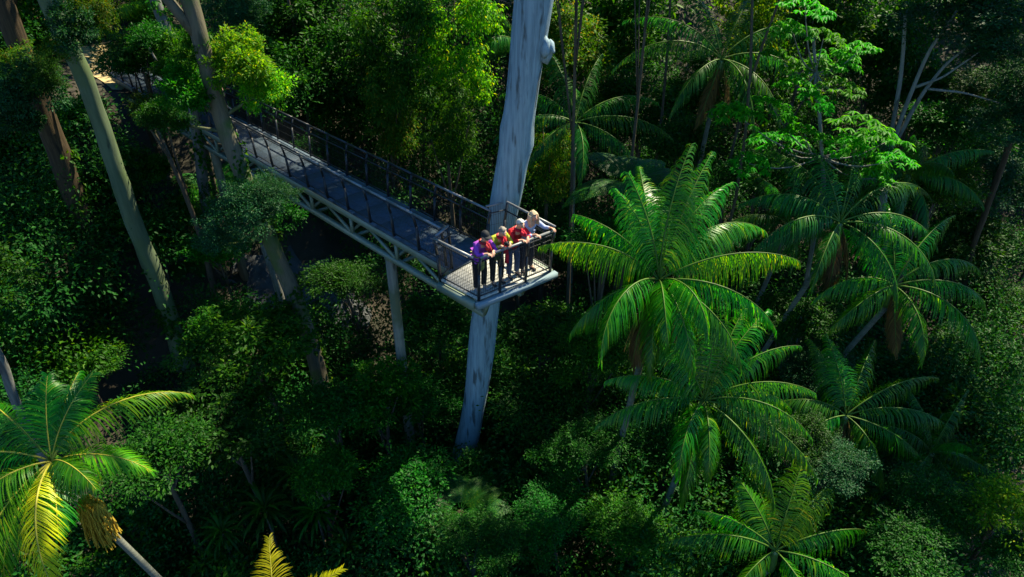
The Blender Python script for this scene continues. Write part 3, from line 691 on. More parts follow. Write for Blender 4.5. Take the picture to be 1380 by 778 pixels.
H1 = [(228, -35, -86, .7, 'frond_dead'), (300, -50, -88, .6, 'frond_dead'), (65, 74, 25, 1.1), (88, 62, 0, 1.1), (108, 80, 50, .85), (38, 48, -30, 1.0), (-100, 35, -80, .7), (78, 80, 40, 1.05), (52, 66, 0, 1.05), (22, 55, -35, 1.15), (3, 38, -28, 1.15, 'frond_yellow'), (-18, 22, -62, 1.05), (-38, 5, -70, .95), (-80, 20, -80, .9), (-62, 42, -60, .75),
      (222, 35, -72, 1.0), (200, 12, -65, .85), (172, 52, -12, 1.0, 'frond_yellow'), (150, 58, 0, .85), (118, 70, 20, .8), (255, 8, -80, .85), (92, 45, -20, .9), (35, 30, -50, .95)]  # the yellow ones are lit fronds, sunlight put into their colour
palm('broad bright green feather palm beside the right edge of the platform', at(888, 378, 14.2), 3.15, 'frond_green', H1,
     base=(2.75, 14.6), skirt=((-.34, -.42, 1.25, 110), (-.15, -.3, 1.0, 60)), seed=1, nl=105, droop=.95, lmax=.88, w=.024)
H2 = [(228, -35, -86, .7, 'frond_dead'), (300, -50, -88, .6, 'frond_dead'), (85, 78, 40, 1.0), (40, 66, 5, 1.05), (145, 68, 20, .8), (-20, 35, -50, 1.0), (185, 18, -40, 1.0), (170, 40, -30, .9), (-28, 15, -55, 1.15), (-52, 8, -70, 1.1), (-5, 42, -30, 1.0), (25, 55, -15, 1.05), (60, 66, 15, 1.0), (100, 72, 20, .95), (128, 58, -5, .9),
      (250, 5, -85, 1.0), (235, 30, -80, .85), (-95, 20, -82, .8), (75, 40, -30, .9), (10, 20, -55, 1.0)]
palm('green feather palm just below and in front of the broad one by the platform', at(948, 540, 13.0), 2.85, 'frond_green', H2, base=(4.0, 13.5), skirt=((-.36, -.34, 1.05, 90),), seed=2, nl=98, droop=.9, lmax=.80, w=.024)
H3 = [(32, 58, -40, 1.25, 'frond_yellow'), (8, 25, -50, .8, 'frond_yellow'), (-55, 15, -60, .7), (-76, 18, -84, 1.2, 'frond_gold'), (-98, 5, -86, 1.0, 'frond_yellow'), (-112, 6, -72, 1.15, 'frond_yellow'), (150, 40, -20, 1.0), (178, 30, -40, 1.1), (205, 10, -60, 1.05),
      (60, 66, 20, .75), (110, 70, 25, .7), (95, 50, 0, .8), (-30, 40, -45, .6), (235, 35, -55, .9, 'frond_yellow')]
palm('sunlit yellow-green palm with a straight yellow spear leaf and golden hanging fronds', at(70, 622, 9.0), 2.3, 'frond_green', H3, base=(-5.9, 9.25), skirt=((.66, -.34, 1.0, 170), (.48, -.26, 1.15, 130)), skirt_mat='seed_gold', seed=3, rt=.07,
     spear=(-.42, .1, 1.0), nl=92, lmax=.66, w=.019, droop=.42, rmat='rachis_gold')
H4 = [(118, 76, 30, 1.0, 'frond_gold'), (32, 66, 22, 1.05, 'frond_gold'), (150, 40, -30, .9), (0, 30, -40, .9), (-60, 20, -60, .9), (230, 25, -50, .9)]
palm('yellow lit palm reaching in from below the frame, only its two upright frond tips showing', at(374, 856, 8.2), 2.0, 'frond_yellow', H4, base=(-3.0, 8.4), seed=4, nl=64, lmax=.5, w=.02, droop=.3, spear=False, rmat='rachis_gold')
H5 = [(70, 72, 30, 1.0, 'frond_yellow'), (30, 55, 0, 1.1, 'frond_yellow'), (5, 35, -30, 1.1), (-25, 20, -50, 1.1), (178, 40, -45, 1.25), (160, 50, -10, .9), (120, 62, 10, .8), (-70, 20, -70, .9), (215, 15, -60, .9), (95, 50, 0, .9)]  # upper fronds coloured yellow in place of sunlight on the tips
palm('mid green palm low at the bottom edge with bright sunlit upper frond tips', at(1045, 742, 11.2), 2.5, 'frond_green', H5, base=(4.6, 11.4), seed=5)
H6 = [(250, -45, -88, .7, 'frond_dead'), (330, -55, -88, .6, 'frond_dead'), (118, 62, 10, .9), (50, 55, -10, 1.1), (22, 45, -25, 1.25), (0, 25, -40, 1.2), (-30, 10, -70, 1.1), (-70, 10, -80, .9), (170, 40, -40, .9), (205, 20, -60, .9), (90, 70, 20, .9), (75, 35, -20, .9)]
palm('dark green palm with a broad fan of fronds standing among bluish bushes', at(1140, 560, 15.0), 2.7, 'frond_green', H6, base=(7.5, 15.3), seed=6)
H7 = [(250, -45, -88, .7, 'frond_dead'), (330, -55, -88, .6, 'frond_dead'), (25, 45, -45, 1.3), (60, 60, 0, 1.0), (5, 28, -60, 1.1), (-25, 20, -75, 1.15), (-60, 10, -80, 1.0), (205, 35, -55, 1.15), (170, 48, -35, 1.0), (145, 60, 0, 1.0), (100, 68, 20, .9), (235, 20, -75, .9), (190, 10, -65, .9)]
palm('dark arching palm with a brown seed skirt beneath the bright umbrella tree', at(1132, 300, 18.5), 3.2, 'frond_dark', H7, base=(7.4, 19.0), skirt=((-.1, -.12, 1.2, 70),), seed=7)
H8 = [(250, -45, -88, .7, 'frond_dead'), (330, -55, -88, .6, 'frond_dead'), (45, 60, -5, 1.1), (15, 45, -45, 1.1), (-10, 30, -65, 1.15), (-40, 20, -80, 1.2), (-80, 10, -80, .9), (185, 35, -50, .9), (215, 20, -70, .9), (130, 60, 0, .9), (85, 66, 15, .9)]
palm('drooping palm at the right with long curtain fronds over dark shade', at(1205, 385, 17.5), 3.0, 'frond_green', H8, base=(8.9, 18.0), seed=8, droop=.9)
H9 = [(250, -45, -88, .7, 'frond_dead'), (330, -55, -88, .6, 'frond_dead'), (188, 40, -50, 1.2), (165, 55, -20, 1.1), (20, 45, -35, 1.2), (-5, 25, -60, 1.0), (-80, 15, -80, 1.0), (-45, 5, -75, 1.0), (60, 62, 0, 1.0), (120, 65, 10, 1.0), (225, 10, -75, .9), (90, 40, -20, .9)]
palm('tall dark palm with grey-green arching fronds high behind the feather palms', at(972, 80, 26.5), 3.8, 'frond_dark', H9, base=(7.4, 27.2), seed=9, skirt=((-.1, -.1, 1.1, 40),))
H10 = [(20, 40, -30, 1.1), (0, 22, -45, 1.2), (-35, 8, -70, 1.0), (60, 60, 10, 1.0), (110, 62, 10, 1.1), (150, 45, -25, 1.0), (190, 30, -50, 1.0), (225, 10, -75, .9), (-80, 10, -80, .9), (85, 35, -20, .9)]
palm('shadowy palm growing close behind the pale gum trunk', at(775, 165, 25.5), 3.4, 'frond_dark', H10, base=(2.6, 26.0), seed=10)
for i, (px, py, Y, L, mt, lab) in enumerate([
        (1335, 575, 17.0, 2.6, 'frond_dark', 'dark palm at the right edge of the frame below the leaning brown trunk'),
        (128, 40, 36.0, 3.4, 'frond_yellow', 'distant sunlit palm high in the upper corner beyond the end of the walkway'),
        (412, 118, 31.0, 3.0, 'frond_green', 'half hidden palm with one bright curved frond behind the walkway'),
        (1062, 300, 22.0, 2.8, 'frond_dark', 'slender dark palm between the broad feather palm and the umbrella tree'),
        (1255, 610, 14.5, 2.2, 'frond_dark', 'low dark palm in the shade below the fan of broad fronds'),
        (700, 60, 33.0, 3.2, 'frond_dark', 'deeply shaded palm half hidden behind the top of the gum trunk'),
        (1225, 235, 22.5, 2.8, 'frond_dark', 'dark blue-green palm behind the umbrella tree under the pale branches')]):
    palm(lab, at(px, py, Y), L, mt, None, n=12, seed=20 + i, shared=True)

# ------------------------------------------------------------------ tree ferns and strap-leaved rosettes
def fern_frond_mesh():
    """flat bipinnate frond along +x, 2 m long"""
    r = np.random.default_rng(77); a = Acc(); K = 12; s = np.linspace(0, 1, K); ang = R(28) - R(62) * s ** 1.2
    x = np.cumsum(np.cos(ang)) * 2.0 / K; z = np.cumsum(np.sin(ang)) * 2.0 / K; pts = np.stack([x, 0 * x, z], 1); a.tube(pts, .018 - .012 * s, seg=4, cap=False)
    P, D, N_, L_, W_ = [], [], [], [], []
    for q in np.linspace(.12, .98, 26):
        p = np.array([np.interp(q, s, x), 0, np.interp(q, s, z)]); an = np.interp(q, s, ang); T = np.array([math.cos(an), 0, math.sin(an)])
        ln = .46 * math.sin(math.pi * min(1, q * .85 + .18)) + .05
        for sd in (1, -1):
            d = norm(np.array([.45 * T[0], sd, .45 * T[2] - .12])); m = max(4, int(ln / .035))
            for j in range(m):
                f = (j + .5) / m; b = p + d * ln * f + [0, 0, -.1 * f * f * ln]
                for s2 in (1, -1):
                    P.append(b); D.append(T * s2 + d * .6); N_.append(np.cross(T, [0, 1, 0]) * -1 + r.normal(size=3) * .1); L_.append(.085 * (1 - .6 * f)); W_.append(.032)
    V, T = leaves(np.array(P), np.array(D), np.array(N_), L_, W_, fold=.1); a.add(V, None, T)
    return a.mesh('frond', [M['frond_dark']])
FERN = fern_frond_mesh()
def tree_fern(label, c, L=2.0, n=13, seed=0):
    r = np.random.default_rng(300 + seed); c = Vector(c); z0 = gz(c.x, c.y); t = thing('tree_fern', label, 'tree fern', (c.x, c.y, z0))
    h = c.z - z0; k = np.linspace(0, 1, 7)[:, None]
    Acc().tube(np.array([0, 0, -.1]) + np.array([0, 0, h + .1]) * k, .10 + .05 * np.exp(-k[:, 0] * 5), seg=8, wob=.3).obj('trunk', M['brown_bark'], t, True)
    for i in range(n):
        o = link('frond', FERN, t, (0, 0, h)); o.scale = (L / 2 * r.uniform(.85, 1.1),) * 3
        o.rotation_euler = (r.normal() * .1, R(r.uniform(-14, 16)), 6.283 * i / n + r.normal() * .12)
for i, (px, py, Y, L, lab) in enumerate([
        (848, 250, 20.5, 2.2, 'dark flat-topped tree fern behind the crown of the broad feather palm'),
        (255, 350, 24.0, 2.0, 'shaded tree fern on the slope between the smooth leaning trunk and the walkway'),
        (285, 245, 27.0, 2.0, 'tree fern in the shade below the far part of the walkway'),
        (1310, 470, 21.0, 2.0, 'dark tree fern under the drooping palm at the right'),
        (620, 690, 13.0, 1.6, 'low dark tree fern below the foot of the pale gum trunk')]):
    tree_fern(lab, at(px, py, Y), L, seed=i)

def strap_mesh():
    r = np.random.default_rng(5); P = []; V = []; Q = []
    for i in range(42):
        az = i * 2.4; e0 = R(80 - i * 1.7); L = r.uniform(.75, 1.05); w = .075; K = 6; s = np.linspace(0, 1, K); an = e0 - R(85) * s ** 1.4
        x = np.cumsum(np.cos(an)) * L / K; z = np.cumsum(np.sin(an)) * L / K; ww = w * np.sin(np.pi * (s * .86 + .12))
        b = len(V); ca, sa = math.cos(az), math.sin(az)
        for j in range(K):
            for sd in (1, -1): V.append((x[j] * ca - sd * ww[j] / 2 * sa, x[j] * sa + sd * ww[j] / 2 * ca, z[j]))
        for j in range(K - 1): Q.append((b + 2 * j, b + 2 * j + 2, b + 2 * j + 3, b + 2 * j + 1))
    return np_mesh('leaf_rosette', V, [Q], M['leaf_dark'])
STRAP = strap_mesh()
def rosette(label, c, s=1.0):
    c = Vector(c); z0 = gz(c.x, c.y); t = thing('cordyline_shrub', label, 'shrub', (c.x, c.y, z0)); h = c.z - z0
    Acc().tube([(0, 0, -.1), (.05, .02, h / 2), (0, 0, h)], [.06, .045, .035], seg=7).obj('stem', M['twig'], t, True)
    o = link('leaf_rosette', STRAP, t, (0, 0, h)); o.scale = (s,) * 3
for px, py, Y, s, lab in [(358, 690, 12.6, 1.1, 'largest strap-leaved rosette low between the sunlit palm and the gum trunk'),
                          (428, 695, 12.7, 1.0, 'strap-leaved rosette beside the largest one, towards the gum trunk'),
                          (402, 640, 13.8, .95, 'strap-leaved rosette just above the largest one in the dark undergrowth'),
                          (300, 720, 12.0, .85, 'small strap-leaved rosette just above the yellow frond tips'),
                          (470, 740, 11.9, .9, 'small strap-leaved rosette at the bottom edge below the undergrowth')]:
    rosette(lab, at(px, py, Y), s)

# ------------------------------------------------------------------ tall trunks in view
def trunk_tree(name, label, path, rad, bark_m, crown=None, extra=(), low=(), climb=None):
    """path: (px, py, Y) from the top down to the ground; crown pieces (dx, dy, dz from the top, radius, key)"""
    P = [np.array(at(*q)) for q in path][::-1]
    g = gz(P[0][0], P[0][1])
    if P[0][2] > g: P.insert(0, np.array([P[0][0] + (P[0][0] - P[1][0]) * .2, P[0][1], g - .3]))
    P = np.array(P); s = np.concatenate([[0], np.cumsum(np.linalg.norm(np.diff(P, axis=0), axis=1))]); q = np.linspace(0, s[-1], 46)
    pts = np.stack([np.interp(q, s, P[:, j]) for j in range(3)], 1)
    for _ in range(4): pts[1:-1] = (pts[:-2] + 2 * pts[1:-1] + pts[2:]) / 4
    b = pts[0].copy(); t = thing(name, label, 'tree', tuple(b)); pts = pts - b; k = np.linspace(0, 1, 46)
    a = Acc(); a.tube(pts, rad * (1.1 - .3 * k) * (1 + .45 * np.exp(-k * 14)), seg=16, wob=.16, seed=rad * 77 + P[0][0], wfreq=1.2)
    for dx, dy, dz, rr, key in (crown or ()):
        e = pts[-1] + [dx, dy, dz]; kk = np.linspace(0, 1, 8)[:, None]; st = pts[-6]
        a.tube(st * (1 - kk) + e * kk + np.array([0, 0, -.1 * abs(dx)]) * np.sin(kk * np.pi), rad * (.55 - .42 * kk[:, 0]), seg=7)
    for (f, ex, rr) in extra:                      # side branches from fraction f of the trunk towards an offset
        st = pts[int(f * 45)]; kk = np.linspace(0, 1, 8)[:, None]; a.tube(st * (1 - kk) + (st + np.array(ex)) * kk, rr * (1 - .8 * kk[:, 0]), seg=6)
    for px, py, Y, rr, key in low:                 # leafy side branches low on the trunk
        e = np.array(at(px, py, Y)) - b; st = pts[np.argmin(np.linalg.norm(pts - e + [0, 0, .5], axis=1))]; kk = np.linspace(0, 1, 6)[:, None]; a.tube(st * (1 - kk) + e * kk, .06 - .035 * kk[:, 0], seg=6)
        me, _, r0, _ = PROTO[key]; o = link('crown', me, t, e); o.scale = (rr / r0, rr / r0, rr / r0 * 1.25); o.rotation_euler = (0, 0, rr * 9 + px)
    if climb:
        r = np.random.default_rng(int(rad * 1000) + len(label)); n = climb[2]; f = r.uniform(climb[0], climb[1], n); i = (f * 45).astype(int); an = 2.0 * np.sin(f * 26) + r.normal(size=n) * .9
        u = np.stack([np.cos(an), np.sin(an), 0 * an], 1); P = pts[i] + (pts[np.minimum(i + 1, 45)] - pts[i]) * (f * 45 - i)[:, None] + u * (rad * (1.05 - .3 * f) + np.abs(r.normal(size=n)) * .07)[:, None]
        D = u * .6 + r.normal(size=(n, 3)) * .5 - [0, 0, .5]; s = r.uniform(.7, 1.4, n); VV, TT = leaves(P, D, u + r.normal(size=(n, 3)) * .3 + [0, 0, .5], .15 * s, .09 * s)
        link('climber', np_mesh('climber', VV, [TT], M['leaf_mid']), t)['kind'] = 'stuff'
    a.obj('trunk', M[bark_m], t, True)
    for dx, dy, dz, rr, key in (crown or ()):
        me, _, r0, _ = PROTO[key]; o = link('crown', me, t, pts[-1] + [dx, dy, dz]); o.scale = (rr / r0,) * 3; o.rotation_euler = (0, 0, dx * 3 + dy)
    return t
trunk_tree('smooth_bark_tree', 'smooth grey-green trunk leaning across the upper left, in front of the pale path end',
           [(38, -60, 19.5), (70, 15, 19.6), (110, 95, 19.7), (150, 210, 19.8), (178, 295, 19.9), (215, 385, 20), (243, 470, 20), (252, 500, 20)], .27, 'smooth_bark', climb=(.0, .22, 320), low=[(95, 48, 19.0, .75, 'bush_c_blue'), (75, 68, 19.2, .55, 'airy_b'), (125, 25, 19.6, .6, 'airy_b')], crown=[(1.5, 2, 5, 3.2, 'canopy_a'), (-2.5, 2, 4, 3.0, 'canopy_b')])
trunk_tree('stringybark_tree', 'brown stringy-barked trunk at the far left, thicker and darker than its smooth neighbour',
           [(-25, -60, 21), (20, 45, 21), (58, 150, 21), (95, 250, 21.1), (120, 330, 21.2), (165, 440, 21.3), (178, 480, 21.3)], .35, 'brown_bark', climb=(.02, .6, 900), low=[(45, 130, 19.6, .95, 'bush_c_blue'), (70, 105, 19.8, .7, 'fine_b'), (25, 165, 19.6, .7, 'bush_c_blue'), (15, 90, 20.4, .8, 'airy_b')], crown=[(-1, 2, 5, 3.2, 'canopy_a'), (2.2, 3, 6, 3.0, 'canopy_a')],
           extra=[(.55, (.6, -.4, 2.6), .12)])
trunk_tree('mossy_tree', 'mossy leaning trunk crossing in front of the middle of the walkway',
           [(238, -60, 18.4), (262, 20, 18.3), (292, 140, 18.2), (322, 225, 18.0), (360, 315, 17.8), (395, 395, 17.6), (425, 480, 17.5), (432, 520, 17.5)], .25, 'mossy_bark', climb=(.05, .75, 700), low=[(325, 95, 18.2, .85, 'bush_c_sunlit'), (352, 125, 18.3, .75, 'bush_c_sunlit'), (338, 75, 18.6, .6, 'bush_c_sunlit'), (330, 285, 16.8, 1.05, 'fine_a'), (368, 268, 17.0, .75, 'fine_a'), (305, 330, 16.8, .75, 'fine_a'), (270, 80, 18.6, .7, 'bush_c'), (250, 130, 18.0, .75, 'bush_c'), (222, 165, 18.2, .65, 'bush_a_dark'), ], crown=[(-2.5, -1.0, 4, 2.4, 'canopy_b'), (-3.2, 1.5, 3.5, 2.4, 'canopy_a')],
           extra=[(.62, (.9, .3, 1.0), .07)])
trunk_tree('grey_tree', 'forked grey trunk at the top edge, left of the mossy leaning trunk',
           [(190, -60, 24), (215, 20, 24), (248, 85, 24), (262, 150, 24.2), (275, 260, 24.6)], .20, 'grey_bark', climb=(.0, .9, 700), low=[(238, 98, 22.2, 1.0, 'bush_c'), (275, 120, 22.2, .7, 'bush_c'), (215, 60, 22.6, .8, 'bush_a_dark')], crown=[(0, 3, 5, 3.0, 'canopy_a')], extra=[(.5, (-1.2, .4, 3.0), .10)])
for path, rad, mt, lab in [
        ([(196, 100, 26), (220, 190, 26), (245, 245, 26), (268, 290, 26)], .10, 'brown_bark', 'thin brown sapling trunk below the far walkway, nearer the mossy trunk'),
        ([(180, 120, 27), (205, 190, 27), (235, 262, 27)], .08, 'brown_bark', 'thinnest sapling trunk below the far walkway, nearer the smooth leaning trunk'),
        ([(352, 320, 22), (362, 350, 22), (374, 385, 22)], .16, 'grey_bark', 'short blue-grey trunk glimpsed behind the mossy trunk above the gravel clearing'),
        ([(-40, 420, 14), (0, 480, 14), (22, 545, 14)], .13, 'grey_bark', 'pale grey trunk slanting into the left edge above the sunlit palm')]:
    trunk_tree('sapling', lab, path, rad, mt, crown=[(0, .5, .6, 1.3, 'bush_b')])
trunk_tree('leaning_tree', 'slim brown trunk leaning right near the right edge over deep shade', [(1362, 190, 24), (1350, 225, 24), (1310, 335, 24), (1300, 380, 24)], .12, 'brown_bark', crown=[(.4, .6, 1.2, 1.9, 'fine_a')])

# branching pale tree under the dark canopy at the upper right
def pale_branches():
    t0 = at(1195, 200, 26.0); b = at(1185, 330, 26.0); z0 = gz(b.x, b.y)
    t = thing('pale_branched_tree', 'tree with bare pale forking branches beneath fine dark foliage at the upper right', 'tree', (b.x, b.y, z0))
    o = np.array([b.x, b.y, z0]); a = Acc()
    def br(path, r0, r1):
        P = np.array([np.array(at(*q)) - o for q in path]); s = np.linspace(0, 1, len(P)); q = np.linspace(0, 1, 14)
        p = np.stack([np.interp(q, s, P[:, j]) for j in range(3)], 1)
        for _ in range(2): p[1:-1] = (p[:-2] + 2 * p[1:-1] + p[2:]) / 4
        a.tube(p, np.linspace(r0, r1, 14), seg=8, wob=.12)
    a.tube([np.array([0, 0, -.2]), np.array(at(1188, 290, 26)) - o, np.array(at(1196, 210, 26)) - o], [.18, .15, .12], seg=9, wob=.1)
    br([(1196, 212, 26), (1205, 160, 26), (1216, 90, 26), (1220, 20, 26)], .10, .06)
    br([(1196, 212, 26), (1220, 145, 25.6), (1250, 70, 25.3), (1290, 15, 25)], .10, .04)
    br([(1205, 195, 26), (1240, 130, 25.4), (1275, 85, 25.2), (1310, 60, 25)], .09, .03)
    br([(1232, 118, 25.5), (1270, 105, 25), (1320, 70, 24.6)], .06, .02)
    br([(1250, 120, 25.3), (1300, 125, 25), (1350, 140, 24.8)], .05, .02)
    a.obj('trunk', M['pale_bark'], t, True)
    for px, py, Y, rr, key in ((1300, 30, 25, 2.2, 'fine_a'), (1360, 80, 24.5, 1.8, 'fine_a'), (1240, -20, 26, 2.2, 'fine_b'), (1370, 170, 24, 1.7, 'fine_a'), (1330, 130, 26.5, 1.6, 'fine_b')):
        me, _, r0, _ = PROTO[key]; q = link('crown', me, t, np.array(at(px, py, Y)) - o); q.scale = (rr / r0, rr / r0, rr / r0 * .7); q.rotation_euler = (0, 0, px)
pale_branches()

# bright umbrella tree: plates of drooping compound leaves on pale stems
def umbrella_plate(seed):
    r = np.random.default_rng(seed); P, D, N_, L_, W_ = [], [], [], [], []
    for i in range(46):
        a = r.uniform(0, 6.28); d = math.sqrt(r.random()) * .75; c = np.array([d * math.cos(a), d * math.sin(a), .25 - .45 * d * d + r.normal() * .06])
        m = r.integers(8, 12)
        for j in range(m):
            b = 6.283 * j / m + r.random(); P.append(c); D.append((math.cos(b), math.sin(b), -.55 + r.normal() * .15)); N_.append((math.cos(b) * .4, math.sin(b) * .4, 1)); L_.append(r.uniform(.17, .25)); W_.append(.07)
    V, T = leaves(np.array(P), np.array(D), np.array(N_), L_, W_, fold=.15)
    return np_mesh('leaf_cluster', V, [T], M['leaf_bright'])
UMB = [umbrella_plate(s) for s in (1, 2, 3)]
def umbrella_tree():
    Y = 20.0; b = at(1120, 330, Y); z0 = gz(b.x, b.y); o = np.array([b.x, b.y, z0])
    t = thing('umbrella_tree', 'bright green umbrella tree with plates of drooping leaves on slim pale stems', 'tree', tuple(o)); a = Acc()
    stem = [np.array([0, 0, -.2]), np.array(at(1110, 250, Y)) - o, np.array(at(1104, 150, Y)) - o, np.array(at(1095, 40, Y)) - o]
    a.tube(stem, [.09, .07, .055, .04], seg=8)
    pl = [(1085, 5, .9), (1068, 35, .8), (1110, 45, .8), (1090, 85, .95), (1130, 75, .9), (1075, 110, .75), (1135, 112, .8), (995, 150, 1.1), (1042, 140, .9), (1045, 185, 1.1), (1010, 215, .8), (1085, 175, .9),
          (1160, 165, 1.15), (1195, 185, 1.05), (1165, 205, 1.2), (1205, 210, .8), (1140, 190, .8), (1180, 235, .8), (1160, 60, .7), (1050, 70, .7), (1100, 130, .7)]
    for i, (px, py, s) in enumerate(pl):
        p = np.array(at(px, py + 6, Y + (i % 5) * .35 - .8)) - o; st = stem[1] * .6 + stem[2] * .4 if py > 130 else stem[2] * .5 + stem[3] * .5
        kk = np.linspace(0, 1, 6)[:, None]; a.tube(st * (1 - kk) + p * kk + [0, 0, -.25] * np.sin(kk * np.pi), .03 - .018 * kk[:, 0], seg=5)
        q = link('leaf_cluster', UMB[i % 3], t, p); q.scale = (s,) * 3; q.rotation_euler = (R(12) * math.sin(i), R(12) * math.cos(i * 2), i)
    a.obj('trunk', M['grey_bark'], t, True)
umbrella_tree()

